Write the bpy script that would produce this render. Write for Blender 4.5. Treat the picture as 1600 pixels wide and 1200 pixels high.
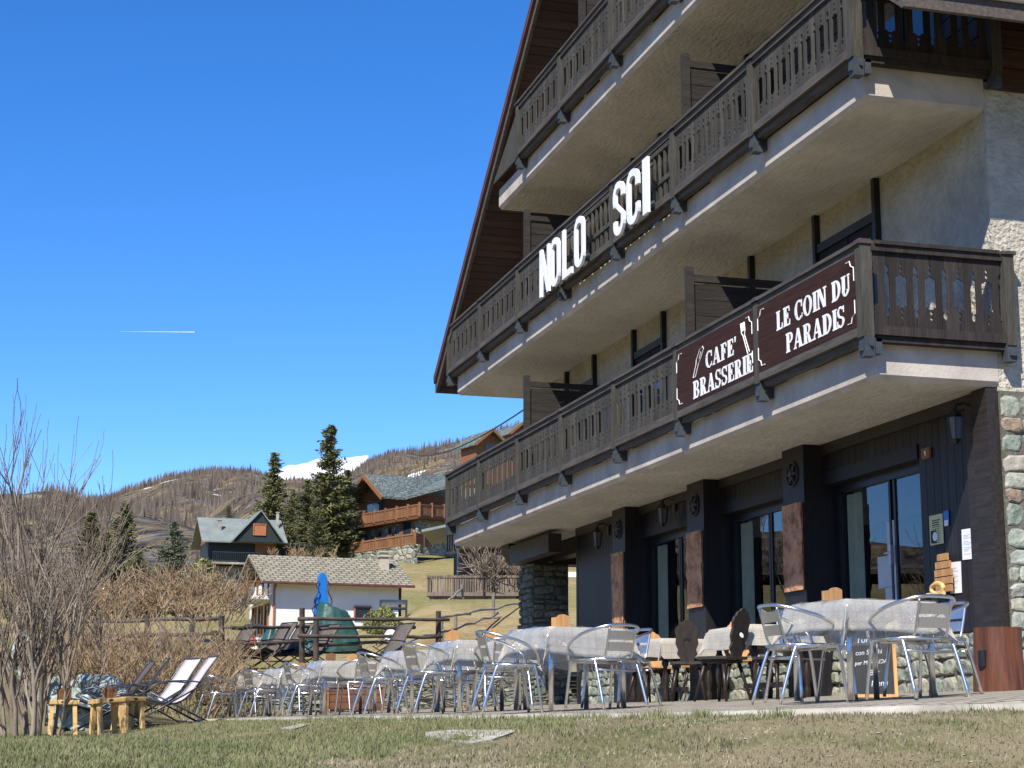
import bpy, bmesh, math, random
import numpy as np
from mathutils import Vector, Matrix, noise
from math import sin, cos, pi, radians, atan2, hypot
S = bpy.context.scene
for o in list(bpy.data.objects): bpy.data.objects.remove(o)
# ------------------------------------------------------------ camera (X into the hotel, Y along its front, Z up; eye at the origin)
F, PITCH, ROLL, YAW = 2700.0, 0.194, 0.0022, 0.2785
_f0 = Vector((sin(YAW)*cos(PITCH), cos(YAW)*cos(PITCH), sin(PITCH)))
_r0 = Vector((cos(YAW), -sin(YAW), 0)); _u0 = _r0.cross(_f0)
_r = _r0*cos(ROLL) + _u0*sin(ROLL); _u = _u0*cos(ROLL) - _r0*sin(ROLL)
cam = bpy.data.cameras.new('camera'); co = bpy.data.objects.new('camera', cam); S.collection.objects.link(co)
M = Matrix((( _r.x, _u.x, -_f0.x, 0), (_r.y, _u.y, -_f0.y, 0), (_r.z, _u.z, -_f0.z, 0), (0, 0, 0, 1)))
co.matrix_world = M; cam.sensor_width = 36; cam.lens = F/1600*36; cam.clip_start = 0.1; cam.clip_end = 30000
S.camera = co
# ------------------------------------------------------------ sky, sun, exposure
SUN = Vector((1, 1.2, -1.7)).normalized()
W = bpy.data.worlds.new('World'); S.world = W; W.use_nodes = True
nt = W.node_tree; nt.nodes.clear()
sky = nt.nodes.new('ShaderNodeTexSky'); sky.sky_type = 'NISHITA'; sky.sun_disc = False
sky.sun_elevation = math.asin(-SUN.z); sky.sun_rotation = atan2(-SUN.x, -SUN.y)
sky.altitude = 2600; sky.air_density = 1.0; sky.dust_density = 0.15; sky.ozone_density = 4.0
hs = nt.nodes.new('ShaderNodeHueSaturation'); hs.inputs['Saturation'].default_value = 1.28; hs.inputs['Hue'].default_value = 0.5075
bg = nt.nodes.new('ShaderNodeBackground'); bg.inputs['Strength'].default_value = 0.15
wo = nt.nodes.new('ShaderNodeOutputWorld')
nt.links.new(sky.outputs[0], hs.inputs['Color']); nt.links.new(hs.outputs[0], bg.inputs['Color']); nt.links.new(bg.outputs[0], wo.inputs[0])
sl = bpy.data.lights.new('sun', 'SUN'); sl.energy = 4.9; sl.angle = radians(0.5); sl.color = (1.0, 0.945, 0.85)
so = bpy.data.objects.new('sun', sl); S.collection.objects.link(so); so.rotation_euler = SUN.to_track_quat('-Z', 'Y').to_euler()
S.view_settings.view_transform = 'Standard'; S.view_settings.look = 'None'; S.view_settings.gamma = 1
S.view_settings.exposure = 0.62
S.render.engine = 'CYCLES'
# ------------------------------------------------------------ helpers
def ray(x, y): return _f0*F + _r*(x-800) + _u*(600-y)
def at(x, y, d): return ray(x, y)/F*d
def atw(x, y, w): q = ray(x, y); return q/q.x*w
def atu(x, y, u): q = ray(x, y); return q/q.y*u
ORG = {}
def tag(o, label=None, cat=None, group=None, kind=None):
    if label: o['label'] = label
    if cat: o['category'] = cat
    if group: o['group'] = group
    if kind: o['kind'] = kind
    return o
def empty(name, loc, label, cat, group=None, rz=0):
    o = bpy.data.objects.new(name, None); S.collection.objects.link(o); o.location = loc
    o.rotation_euler = (0, 0, rz); o.empty_display_size = .2
    ORG[o] = Vector(loc); return tag(o, label, cat, group)
def children(o): return [c for c in bpy.data.objects if c.parent == o]
def copy_tree(o, parent=None):
    c = o.copy(); S.collection.objects.link(c); c.parent = parent
    for ch in children(o): copy_tree(ch, c)
    return c
def place(o, loc, rz, label=None, sc=None):
    o.location = loc; o.rotation_euler = (0, 0, rz)
    if label: o['label'] = label
    if sc: o.scale = (sc, sc, sc)
    return o
class MB:
    def __init__(s): s.v = []; s.f = []; s.m = []; s.k = 0; s.sm = False
    def add(s, vs, fs):
        b = len(s.v); s.v += [tuple(v) for v in vs]
        for f in fs: s.f.append([b+i for i in f]); s.m.append(s.k)
    def mat(s, k): s.k = k; return s
    def box(s, a, b):
        x0, y0, z0 = [min(p, q) for p, q in zip(a, b)]; x1, y1, z1 = [max(p, q) for p, q in zip(a, b)]
        s.add([(x0,y0,z0),(x1,y0,z0),(x1,y1,z0),(x0,y1,z0),(x0,y0,z1),(x1,y0,z1),(x1,y1,z1),(x0,y1,z1)],
              [(3,2,1,0),(4,5,6,7),(0,1,5,4),(1,2,6,5),(2,3,7,6),(3,0,4,7)]); return s
    def beam(s, p, q, w, h, up=(0,0,1)):
        p = Vector(p); q = Vector(q); d = (q-p).normalized(); u = Vector(up)
        if abs(d.dot(u)) > .98: u = Vector((0,1,0))
        r = d.cross(u).normalized(); u = r.cross(d)
        vs = []
        for c in (p, q):
            for i, j in ((-1,-1),(1,-1),(1,1),(-1,1)): vs.append(c + r*i*w/2 + u*j*h/2)
        s.add(vs, [(0,1,2,3),(7,6,5,4),(0,4,5,1),(1,5,6,2),(2,6,7,3),(3,7,4,0)]); return s
    def tube(s, pts, r, n=8, cap=True, flat=1.0):
        pts = [Vector(p) for p in pts]; m = len(pts)
        if not hasattr(r, '__len__'): r = [r]*m
        vs = []; u = None
        for i, p in enumerate(pts):
            d = (pts[min(i+1, m-1)] - pts[max(i-1, 0)])
            d = d.normalized() if d.length > 1e-9 else Vector((0,0,1))
            if u is None:
                u = Vector((0,0,1)) if abs(d.z) < .9 else Vector((1,0,0))
            u = u - d*u.dot(d)
            if u.length < 1e-5: u = Vector((0,1,0)) - d*d.y
            u.normalize(); w = d.cross(u)
            for k in range(n):
                a = 2*pi*k/n; vs.append(p + u*cos(a)*r[i]*flat + w*sin(a)*r[i])
        fs = []
        for i in range(m-1):
            for k in range(n):
                a = i*n+k; b = i*n+(k+1) % n; fs.append((a, a+n, b+n, b))
        if cap: fs.append(tuple(range(n))); fs.append(tuple((m-1)*n+k for k in reversed(range(n))))
        s.add(vs, fs); return s
    def prism(s, poly, o, ax, ay, az, t):
        """2-D polygon extruded: point = o + ax*x + ay*y, thickness t along az"""
        o, ax, ay, az = [Vector(v) for v in (o, ax, ay, az)]
        n = len(poly); vs = [o+ax*x+ay*y for x, y in poly] + [o+ax*x+ay*y+az*t for x, y in poly]
        s.add(vs, [tuple(reversed(range(n))), tuple(range(n, 2*n))] + [(i, (i+1) % n, n+(i+1) % n, n+i) for i in range(n)]); return s
    def lathe(s, c, prof, n=12):
        vs = [(c[0]+r*cos(2*pi*k/n), c[1]+r*sin(2*pi*k/n), c[2]+z) for r, z in prof for k in range(n)]
        fs = [(i*n+k, i*n+(k+1) % n, (i+1)*n+(k+1) % n, (i+1)*n+k) for i in range(len(prof)-1) for k in range(n)]
        s.add(vs, fs + [tuple(reversed(range(n))), tuple((len(prof)-1)*n+k for k in range(n))]); return s
    def sheet(s, rows):
        n = len(rows[0]); s.add([p for r in rows for p in r],
            [(i*n+j, i*n+j+1, (i+1)*n+j+1, (i+1)*n+j) for i in range(len(rows)-1) for j in range(n-1)]); return s
    def build(s, name, mats, parent=None, loc=None, smooth=False, world=False, bevel=0, fixn=True):
        if not isinstance(mats, (list, tuple)): mats = [mats]
        o0 = Vector((0,0,0))
        if parent is not None and world: o0 = ORG[parent]
        if loc is not None: o0 = Vector(loc)
        me = bpy.data.meshes.new(name)
        me.from_pydata([(v[0]-o0.x, v[1]-o0.y, v[2]-o0.z) for v in s.v], [], s.f)
        for m in mats: me.materials.append(m)
        if len(mats) > 1: me.polygons.foreach_set('material_index', s.m)
        if smooth: me.polygons.foreach_set('use_smooth', [True]*len(me.polygons))
        if fixn and len(s.f) < 60000:
            bm = bmesh.new(); bm.from_mesh(me); bmesh.ops.recalc_face_normals(bm, faces=bm.faces); bm.to_mesh(me); bm.free()
        me.update()
        o = bpy.data.objects.new(name, me); S.collection.objects.link(o)
        if parent is not None: o.parent = parent; ORG[o] = ORG.get(parent, Vector((0,0,0)))
        elif loc is not None: o.location = loc; ORG[o] = Vector(loc)
        else: ORG[o] = Vector((0,0,0))
        if bevel:
            b = o.modifiers.new('bevel', 'BEVEL'); b.width = bevel; b.segments = 2; b.limit_method = 'ANGLE'
        return o
def smooth_path(pts, n=5):
    P = [Vector(p) for p in pts]; P = [P[0]] + P + [P[-1]]; out = []
    for i in range(1, len(P)-2):
        for k in range(n):
            t = k/n; a, b, c, d = P[i-1:i+3]
            out.append(.5*((2*b)+(c-a)*t+(2*a-5*b+4*c-d)*t*t+(3*b-a-3*c+d)*t**3))
    out.append(P[-2]); return out
# ------------------------------------------------------------ materials
def mat(name, c1, c2=None, scale=4.0, rough=.8, bump=0.0, bscale=None, metal=0, stretch=(1,1,1), detail=6, spec=.5, c3=None, coat=0, lo=.35, hi=.65, bdist=.02):
    m = bpy.data.materials.new(name); m.use_nodes = True; t = m.node_tree; n = t.nodes; b = n['Principled BSDF']
    b.inputs['Roughness'].default_value = rough; b.inputs['Metallic'].default_value = metal
    b.inputs['Specular IOR Level'].default_value = spec; b.inputs['Coat Weight'].default_value = coat
    b.inputs['Base Color'].default_value = (*c1, 1)
    tc = n.new('ShaderNodeTexCoord'); mp = n.new('ShaderNodeMapping'); mp.inputs['Scale'].default_value = stretch
    t.links.new(tc.outputs['Object'], mp.inputs[0])
    if c2:
        no = n.new('ShaderNodeTexNoise'); no.inputs['Scale'].default_value = scale; no.inputs['Detail'].default_value = detail
        no.inputs['Roughness'].default_value = .65
        cr = n.new('ShaderNodeValToRGB'); cr.color_ramp.elements[0].color = (*c1, 1); cr.color_ramp.elements[1].color = (*c2, 1)
        cr.color_ramp.elements[0].position = lo; cr.color_ramp.elements[1].position = hi
        if c3: e = cr.color_ramp.elements.new((lo+hi)/2); e.color = (*c3, 1)
        t.links.new(mp.outputs[0], no.inputs['Vector']); t.links.new(no.outputs['Fac'], cr.inputs[0]); t.links.new(cr.outputs[0], b.inputs['Base Color'])
    if bump:
        nb = n.new('ShaderNodeTexNoise'); nb.inputs['Scale'].default_value = bscale or scale*3; nb.inputs['Detail'].default_value = 5
        bu = n.new('ShaderNodeBump'); bu.inputs['Strength'].default_value = bump; bu.inputs['Distance'].default_value = bdist
        t.links.new(mp.outputs[0], nb.inputs['Vector']); t.links.new(nb.outputs['Fac'], bu.inputs['Height']); t.links.new(bu.outputs[0], b.inputs['Normal'])
    return m
def stone(name, cols, scale=4, mortar=(.16,.15,.12), mw=.06, stretch=(1,1,1.5), bump=1.0, bd=.05):
    m = bpy.data.materials.new(name); m.use_nodes = True; t = m.node_tree; n = t.nodes; b = n['Principled BSDF']; L = t.links.new
    b.inputs['Roughness'].default_value = .85; b.inputs['Specular IOR Level'].default_value = .25
    tc = n.new('ShaderNodeTexCoord'); mp = n.new('ShaderNodeMapping'); mp.inputs['Scale'].default_value = stretch
    wn = n.new('ShaderNodeTexNoise'); wn.inputs['Scale'].default_value = 2.2*scale/4; wn.inputs['Detail'].default_value = 3
    ad = n.new('ShaderNodeVectorMath'); ad.operation = 'MULTIPLY_ADD'; ad.inputs[1].default_value = (.25, .25, .25)
    L(tc.outputs['Object'], mp.inputs[0]); L(tc.outputs['Object'], wn.inputs['Vector']); L(wn.outputs['Color'], ad.inputs[0]); L(mp.outputs[0], ad.inputs[2])
    v1 = n.new('ShaderNodeTexVoronoi'); v1.inputs['Scale'].default_value = scale; v1.inputs['Randomness'].default_value = .85
    v2 = n.new('ShaderNodeTexVoronoi'); v2.feature = 'DISTANCE_TO_EDGE'; v2.inputs['Scale'].default_value = scale; v2.inputs['Randomness'].default_value = .85
    L(ad.outputs[0], v1.inputs['Vector']); L(ad.outputs[0], v2.inputs['Vector'])
    cr = n.new('ShaderNodeValToRGB'); cr.color_ramp.interpolation = 'CONSTANT'
    sp = n.new('ShaderNodeSeparateColor'); L(v1.outputs['Color'], sp.inputs[0]); L(sp.outputs[0], cr.inputs[0])
    e = cr.color_ramp.elements; e[0].color = (*cols[0], 1); e[0].position = 0; e[1].color = (*cols[-1], 1); e[1].position = 1-1/len(cols)
    for i, c in enumerate(cols[1:-1]): x = e.new((i+1)/len(cols)); x.color = (*c, 1)
    fn = n.new('ShaderNodeTexNoise'); fn.inputs['Scale'].default_value = 25; fn.inputs['Detail'].default_value = 8; L(tc.outputs['Object'], fn.inputs['Vector'])
    mr = n.new('ShaderNodeMapRange'); mr.inputs[1].default_value = .3; mr.inputs[2].default_value = .7; mr.inputs[3].default_value = .6; mr.inputs[4].default_value = 1.35
    L(fn.outputs['Fac'], mr.inputs[0])
    mu = n.new('ShaderNodeVectorMath'); mu.operation = 'SCALE'; L(cr.outputs[0], mu.inputs[0]); L(mr.outputs[0], mu.inputs['Scale'])
    ed = n.new('ShaderNodeMapRange'); ed.interpolation_type = 'SMOOTHSTEP'; ed.inputs[1].default_value = mw*.35; ed.inputs[2].default_value = mw; L(v2.outputs['Distance'], ed.inputs[0])
    mx = n.new('ShaderNodeMix'); mx.data_type = 'RGBA'; mx.inputs[6].default_value = (*mortar, 1); L(ed.outputs[0], mx.inputs[0]); L(mu.outputs[0], mx.inputs[7]); L(mx.outputs[2], b.inputs['Base Color'])
    ed2 = n.new('ShaderNodeMapRange'); ed2.interpolation_type = 'SMOOTHERSTEP'; ed2.inputs[1].default_value = 0; ed2.inputs[2].default_value = mw*3.5; L(v2.outputs['Distance'], ed2.inputs[0])
    ma = n.new('ShaderNodeMath'); ma.operation = 'MULTIPLY_ADD'; ma.inputs[1].default_value = .35; L(fn.outputs['Fac'], ma.inputs[0]); L(ed2.outputs[0], ma.inputs[2])
    bu = n.new('ShaderNodeBump'); bu.inputs['Strength'].default_value = bump; bu.inputs['Distance'].default_value = bd
    L(ma.outputs[0], bu.inputs['Height']); L(bu.outputs[0], b.inputs['Normal'])
    return m
def wood(name, c1, c2, axis='z', rough=.7, scale=3, spec=.4, bump=.25, coat=0, c3=None):
    st = {'z': (9,9,.6), 'x': (.6,9,9), 'y': (9,.6,9)}[axis]
    return mat(name, c1, c2, scale=scale, rough=rough, bump=bump, bscale=scale*2.5, stretch=st, spec=spec, coat=coat, c3=c3, bdist=.01)
X = {}
X['stucco'] = mat('stucco', (.42,.38,.30), (.54,.495,.40), 5, .95, 1, 15, bdist=.07)
X['soffit'] = mat('soffit_render', (.46,.435,.385), (.56,.535,.485), 9, .95, .9, 19, bdist=.04, stretch=(1,.5,1), lo=.25, hi=.7)
X['rough'] = mat('roughcast', (.42,.385,.305), (.56,.515,.425), 6, .95, .9, 22, bdist=.05)
X['slabedge'] = mat('painted_concrete', (.45,.395,.335), (.53,.475,.41), 3, .85, .25, 30)
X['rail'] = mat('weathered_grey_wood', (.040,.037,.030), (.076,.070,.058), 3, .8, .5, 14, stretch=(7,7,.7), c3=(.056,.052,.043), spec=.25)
X['railside'] = mat('dark_brown_shaded_boards', (.020,.016,.015), (.042,.030,.027), 2, .8, .5, 14, stretch=(7,7,.7), c3=(.028,.023,.021), spec=.25)  # brown boards, darkened further for the roof's shade on the upper balcony side
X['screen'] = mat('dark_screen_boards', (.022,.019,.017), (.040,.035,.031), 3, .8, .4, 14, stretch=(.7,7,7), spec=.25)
X['railbeam'] = mat('weathered_brown_beam', (.04,.033,.027), (.095,.082,.067), 3, .75, .4, 14, stretch=(6,.7,6), bdist=.006)
X['cap'] = mat('purple_brown_paint', (.04,.026,.024), (.075,.055,.045), 4, .6, .2)
X['bracket'] = mat('blue_black_bracket', (.03,.036,.042), (.055,.06,.066), 5, .55, .3)
X['siding'] = wood('blue_black_siding', (.012,.0115,.014), (.022,.020,.022), 'z', .42, spec=.25, bump=.1)
X['beamdark'] = wood('black_brown_beam', (.016,.012,.010), (.035,.028,.024), 'y', .5)
X['soffitwood'] = wood('red_brown_roof_boards', (.030,.013,.010), (.062,.028,.02), 'x', .6)
X['darkwood'] = wood('dark_brown_wall_wood', (.028,.016,.013), (.055,.034,.028), 'y', .65)
X['verge'] = wood('grey_verge_board', (.06,.045,.036), (.11,.09,.075), 'y', .7)
X['roofmetal'] = mat('brown_roof_metal', (.09,.035,.025), (.15,.06,.045), 3, .5, .1)
X['bark'] = mat('bark_panel', (.12,.05,.025), (.60,.31,.16), 5, .75, 1, 9, c3=(.46,.225,.11), bdist=.08, lo=.3, hi=.7)
X['bronze'] = mat('carved_dark', (.010,.009,.009), (.024,.021,.02), 8, .5)
X['frame'] = mat('black_door_frame', (.006,.006,.008), (.012,.012,.016), 4, .35)
X['room'] = mat('dark_room', (.012,.011,.01), (.02,.018,.016), 2, .9)
X['curtain'] = mat('sage_curtain', (.34,.38,.29), (.42,.46,.36), 5, .9, .1)
X['wall'] = stone('greenish_rubble_wall', [(.34,.37,.30),(.42,.44,.36),(.28,.33,.28),(.36,.24,.155),(.46,.46,.40),(.30,.36,.30),(.40,.39,.30),(.36,.38,.32)], 3.9, mw=.04, stretch=(1,1,1.3), bump=.7)
X['plinth'] = stone('plinth_stone', [(.20,.22,.17),(.27,.27,.21),(.15,.17,.13),(.31,.29,.21),(.22,.24,.19)], 3.6, mortar=(.09,.085,.065), mw=.05, stretch=(1,1,1.2))
X['drystone'] = stone('flat_laid_stone', [(.16,.17,.14),(.22,.22,.18),(.12,.13,.11),(.25,.24,.19)], 4.5, mortar=(.035,.033,.028), mw=.06, stretch=(1,1,3.2))
X['pillar'] = stone('pillar_stone', [(.10,.125,.10),(.14,.16,.13),(.085,.10,.085),(.15,.155,.12)], 3.6, mortar=(.03,.03,.025), mw=.06, stretch=(1,1,2.2))
X['alu'] = mat('polished_aluminium', (.66,.655,.64), (.78,.775,.76), 8, .28, metal=1)
X['alud'] = mat('brushed_aluminium', (.60,.595,.585), (.70,.695,.685), 12, .42, metal=1, stretch=(8,1,1))
def cloth_mat():
    m = mat('plaid_linen', (.38,.35,.29), (.47,.435,.365), 9, .95, .3, 60)
    t = m.node_tree; n = t.nodes; L = t.links.new; b = n['Principled BSDF']; src = b.inputs['Base Color'].links[0].from_socket
    tc = n.new('ShaderNodeTexCoord'); sx = n.new('ShaderNodeSeparateXYZ'); L(tc.outputs['UV'], sx.inputs[0])
    fac = None
    for ax in (0, 1):
        for sc, th, am in ((58, .85, .3), (12.5, .93, .5)):
            mu = n.new('ShaderNodeMath'); mu.operation = 'MULTIPLY'; mu.inputs[1].default_value = sc; L(sx.outputs[ax], mu.inputs[0])
            fr = n.new('ShaderNodeMath'); fr.operation = 'FRACT'; L(mu.outputs[0], fr.inputs[0])
            gt = n.new('ShaderNodeMath'); gt.operation = 'GREATER_THAN'; gt.inputs[1].default_value = th; L(fr.outputs[0], gt.inputs[0])
            sc2 = n.new('ShaderNodeMath'); sc2.operation = 'MULTIPLY'; sc2.inputs[1].default_value = am; L(gt.outputs[0], sc2.inputs[0])
            if fac is None: fac = sc2.outputs[0]
            else:
                a = n.new('ShaderNodeMath'); a.operation = 'MAXIMUM'; L(fac, a.inputs[0]); L(sc2.outputs[0], a.inputs[1]); fac = a.outputs[0]
    mx = n.new('ShaderNodeMix'); mx.data_type = 'RGBA'; L(fac, mx.inputs[0]); L(src, mx.inputs[6]); mx.inputs[7].default_value = (.21,.19,.21,1); L(mx.outputs[2], b.inputs['Base Color'])
    return m
X['cloth'] = cloth_mat()
def clear(name, tint=(.93,.95,.97), mixf=.12, rough=.12, white=.06, bump=.6, ior=1.45):
    m = bpy.data.materials.new(name); m.use_nodes = True; t = m.node_tree; n = t.nodes; L = t.links.new; n.clear()
    out = n.new('ShaderNodeOutputMaterial'); tr = n.new('ShaderNodeBsdfTransparent'); tr.inputs[0].default_value = (*tint, 1)
    gl = n.new('ShaderNodeBsdfGlossy'); gl.inputs['Roughness'].default_value = rough
    df = n.new('ShaderNodeBsdfDiffuse'); df.inputs[0].default_value = (.75,.78,.8,1)
    fr = n.new('ShaderNodeLayerWeight'); fr.inputs[0].default_value = .5; pw = n.new('ShaderNodeMath'); pw.operation = 'POWER'; pw.inputs[1].default_value = 4.5; L(fr.outputs['Facing'], pw.inputs[0])
    ma = n.new('ShaderNodeMath'); ma.operation = 'MULTIPLY_ADD'; ma.inputs[1].default_value = .9; ma.inputs[2].default_value = mixf+.04; L(pw.outputs[0], ma.inputs[0])
    m1 = n.new('ShaderNodeMixShader'); m2 = n.new('ShaderNodeMixShader'); m2.inputs[0].default_value = white
    L(ma.outputs[0], m1.inputs[0]); L(tr.outputs[0], m1.inputs[1]); L(gl.outputs[0], m1.inputs[2])
    L(m1.outputs[0], m2.inputs[1]); L(df.outputs[0], m2.inputs[2]); L(m2.outputs[0], out.inputs[0])
    if bump:
        no = n.new('ShaderNodeTexNoise'); no.inputs['Scale'].default_value = 7; no.inputs['Detail'].default_value = 3
        tc = n.new('ShaderNodeTexCoord'); L(tc.outputs['Object'], no.inputs['Vector'])
        bu = n.new('ShaderNodeBump'); bu.inputs['Strength'].default_value = bump; bu.inputs['Distance'].default_value = .05
        L(no.outputs['Fac'], bu.inputs['Height']); L(bu.outputs[0], gl.inputs['Normal']); L(bu.outputs[0], fr.inputs['Normal'])
    return m
X['plastic'] = clear('clear_plastic_film', (.95,.96,.97), .04, .10, .04, .6)
X['glass'] = clear('door_glass', (.9,.93,.92), .12, .0, 0, 0, 1.5)
X['windowglass'] = mat('dark_window_glass', (.02,.03,.045), rough=.05, spec=1)
X['paper'] = mat('white_paper', (.72,.73,.76), (.8,.8,.82), 3, .8)
X['white'] = mat('white_painted_board', (.74,.74,.73), (.84,.84,.85), 3, .5)
X['sign'] = wood('brown_sign_board', (.030,.013,.010), (.050,.024,.019), 'y', .7, spec=.1, bump=.1)
X['doorpaper'] = mat('paper_with_glass_tint', (.40,.44,.48), (.46,.50,.54), 5, .8)  # white sheets, with the glass's dim blue reflection put into their colour
X['ink'] = mat('black_ink', (.02,.02,.025), rough=.8)
X['pine'] = wood('orange_pine', (.42,.21,.07), (.58,.32,.13), 'z', .6)
X['yellow'] = wood('fresh_yellow_wood', (.50,.32,.11), (.66,.46,.20), 'x', .65)
X['stoolbox'] = wood('honey_box_wood', (.30,.15,.055), (.45,.25,.11), 'z', .6)
X['carved'] = wood('dark_carved_wood', (.022,.016,.014), (.045,.034,.029), 'z', .55)
X['carvedlow'] = wood('black_turned_wood', (.015,.010,.008), (.035,.022,.017), 'z', .4)
X['log'] = wood('red_varnished_log', (.06,.02,.010), (.17,.062,.028), 'z', .45, scale=1.6, coat=.1, c3=(.11,.038,.016), bump=.5)
X['logend'] = mat('log_end', (.10,.05,.025), (.2,.11,.06), 6, .7)
X['fencelog'] = mat('dark_fence_log', (.045,.03,.024), (.10,.075,.06), 4, .8, .6, 12, stretch=(1,1,1))
X['fencelight'] = mat('grey_fence_log', (.16,.14,.115), (.27,.24,.2), 4, .85, .5, 12)
X['green'] = mat('green_tarp', (.012,.052,.042), (.026,.085,.068), 1.6, .45, .4, 2.5, bdist=.1)
X['blue'] = mat('blue_crane_paint', (.01,.12,.42), (.02,.17,.52), 3, .35)
X['black'] = mat('black_rubber', (.012,.012,.013), rough=.6)
X['sling'] = mat('brown_sling', (.075,.062,.05), (.115,.095,.08), 6, .8)
X['slingw'] = mat('pale_sling', (.45,.40,.39), (.55,.49,.48), 6, .8)
X['steelblue'] = mat('blue_black_tube', (.035,.045,.06), (.07,.085,.11), 6, .35, metal=.3)
X['red'] = mat('faded_red_plastic', (.52,.07,.04), (.60,.11,.06), 3, .45)
X['slate'] = stone('grey_green_slate', [(.12,.15,.145),(.15,.18,.17),(.10,.13,.125),(.17,.195,.185)], 2.2, mortar=(.06,.075,.07), mw=.05, stretch=(1,1,2.2), bd=.06)
X['metalroof'] = mat('grey_green_sheet_roof', (.15,.175,.16), (.21,.235,.215), 1.2, .6)
X['orangewood'] = wood('orange_larch_wood', (.155,.066,.026), (.26,.125,.056), 'x', .65)
X['chaletwood'] = wood('dark_orange_log_wall', (.09,.035,.016), (.17,.07,.03), 'x', .65)
X['oldwood'] = mat('weathered_timber', (.10,.075,.055), (.22,.175,.135), 3, .9, .4, 10, stretch=(5,5,.6))
X['housestone'] = stone('chalet_rubble', [(.20,.22,.17),(.30,.30,.24),(.15,.17,.13),(.34,.33,.26)], 1.5, mortar=(.22,.21,.17), mw=.06, stretch=(1,1,1.4), bd=.1)
X['plaster'] = mat('white_plaster', (.66,.66,.63), (.74,.74,.70), 1, .9, .2, 20)
X['greendark'] = wood('dark_green_boards', (.012,.018,.018), (.025,.034,.032), 'z', .6)
X['orangeshutter'] = mat('orange_shutter', (.30,.10,.035), (.40,.16,.06), 6, .6)
X['snow'] = mat('snow', (.80,.84,.90), (.88,.90,.94), .01, .7)
X['contrail'] = mat('ice_vapour', (.85,.88,.92), rough=1)
X['kerb'] = mat('pale_kerb_stone', (.30,.28,.23), (.42,.40,.34), 4, .9, .7, 20, c3=(.36,.33,.27))
def tiles(name, c1, c2, sx, sz):
    m = mat(name, c1, c2, 3, .85); t = m.node_tree; n = t.nodes; L = t.links.new; b = n['Principled BSDF']; src = b.inputs['Base Color'].links[0].from_socket
    tc = n.new('ShaderNodeTexCoord'); br = n.new('ShaderNodeTexBrick'); br.inputs['Scale'].default_value = 1; br.offset = .5
    br.inputs['Brick Width'].default_value = sx; br.inputs['Row Height'].default_value = sz; br.inputs['Mortar Size'].default_value = sz*.14
    br.inputs['Color1'].default_value = (1,1,1,1); br.inputs['Color2'].default_value = (.72,.75,.70,1); br.inputs['Mortar'].default_value = (.30,.29,.28,1)
    L(tc.outputs['UV'], br.inputs['Vector'])
    mx = n.new('ShaderNodeMix'); mx.data_type = 'RGBA'; mx.blend_type = 'MULTIPLY'; mx.inputs[0].default_value = 1; L(src, mx.inputs[6]); L(br.outputs['Color'], mx.inputs[7]); L(mx.outputs[2], b.inputs['Base Color'])
    bu = n.new('ShaderNodeBump'); bu.inputs['Strength'].default_value = .8; bu.inputs['Distance'].default_value = .03; L(br.outputs['Fac'], bu.inputs['Height']); bu.invert = True; L(bu.outputs[0], b.inputs['Normal'])
    return m
X['rooftile'] = tiles('tan_roof_tiles', (.27,.235,.165), (.36,.32,.235), .42, .30)
X['paving'] = tiles('grey_brown_paving', (.31,.265,.21), (.44,.385,.315), .24, .12)
X['needle'] = mat('spruce_needles', (.075,.09,.032), (.22,.21,.085), .9, .9, c3=(.135,.14,.055), spec=.1)
X['needleblue'] = mat('blue_green_needles', (.09,.115,.07), (.17,.19,.12), .9, .9, spec=.1)
X['needledark'] = mat('dark_needles', (.06,.07,.028), (.165,.165,.068), .9, .9, spec=.1)
X['trunk'] = mat('spruce_trunk', (.12,.095,.075), (.22,.18,.15), 3, .9)
X['twig'] = mat('grey_brown_twigs', (.15,.11,.08), (.32,.26,.20), 1.5, .85, .3, 20)
X['twigtan'] = mat('tan_twigs', (.19,.125,.068), (.44,.32,.19), 1.2, .9)
X['larch'] = mat('bare_larch', (.075,.06,.052), (.145,.118,.097), .02, 1, spec=0)
X['leafy'] = mat('yellow_green_leaves', (.10,.13,.03), (.24,.25,.07), 3, .8)
X['cable'] = mat('cable_black', (.02,.02,.02), rough=.6)
X['board'] = mat('slate_blackboard', (.008,.009,.010), (.02,.022,.024), 6, .7)
X['boulder'] = mat('green_grey_boulder', (.20,.23,.20), (.46,.48,.43), 4, .9, .8, 7, c3=(.30,.34,.29), bdist=.1)
X['lampglass'] = mat('lamp_glass', (.10,.11,.12), rough=.15)
def tone(m, lo, hi, kind='island', sc=.7):
    t = m.node_tree; n = t.nodes; L = t.links.new; b = n['Principled BSDF']; src = b.inputs['Base Color'].links[0].from_socket
    mr = n.new('ShaderNodeMapRange'); mr.inputs[3].default_value = lo; mr.inputs[4].default_value = hi
    if kind == 'island': ge = n.new('ShaderNodeNewGeometry'); L(ge.outputs['Random Per Island'], mr.inputs[0])
    else:
        tc = n.new('ShaderNodeTexCoord'); no = n.new('ShaderNodeTexNoise'); no.inputs['Scale'].default_value = sc; no.inputs['Detail'].default_value = 5; no.inputs['Distortion'].default_value = .6
        L(tc.outputs['Object'], no.inputs['Vector']); L(no.outputs['Fac'], mr.inputs[0]); mr.inputs[1].default_value = .35; mr.inputs[2].default_value = .65
    mu = n.new('ShaderNodeVectorMath'); mu.operation = 'SCALE'; L(src, mu.inputs[0]); L(mr.outputs[0], mu.inputs['Scale']); L(mu.outputs[0], b.inputs['Base Color'])
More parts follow.
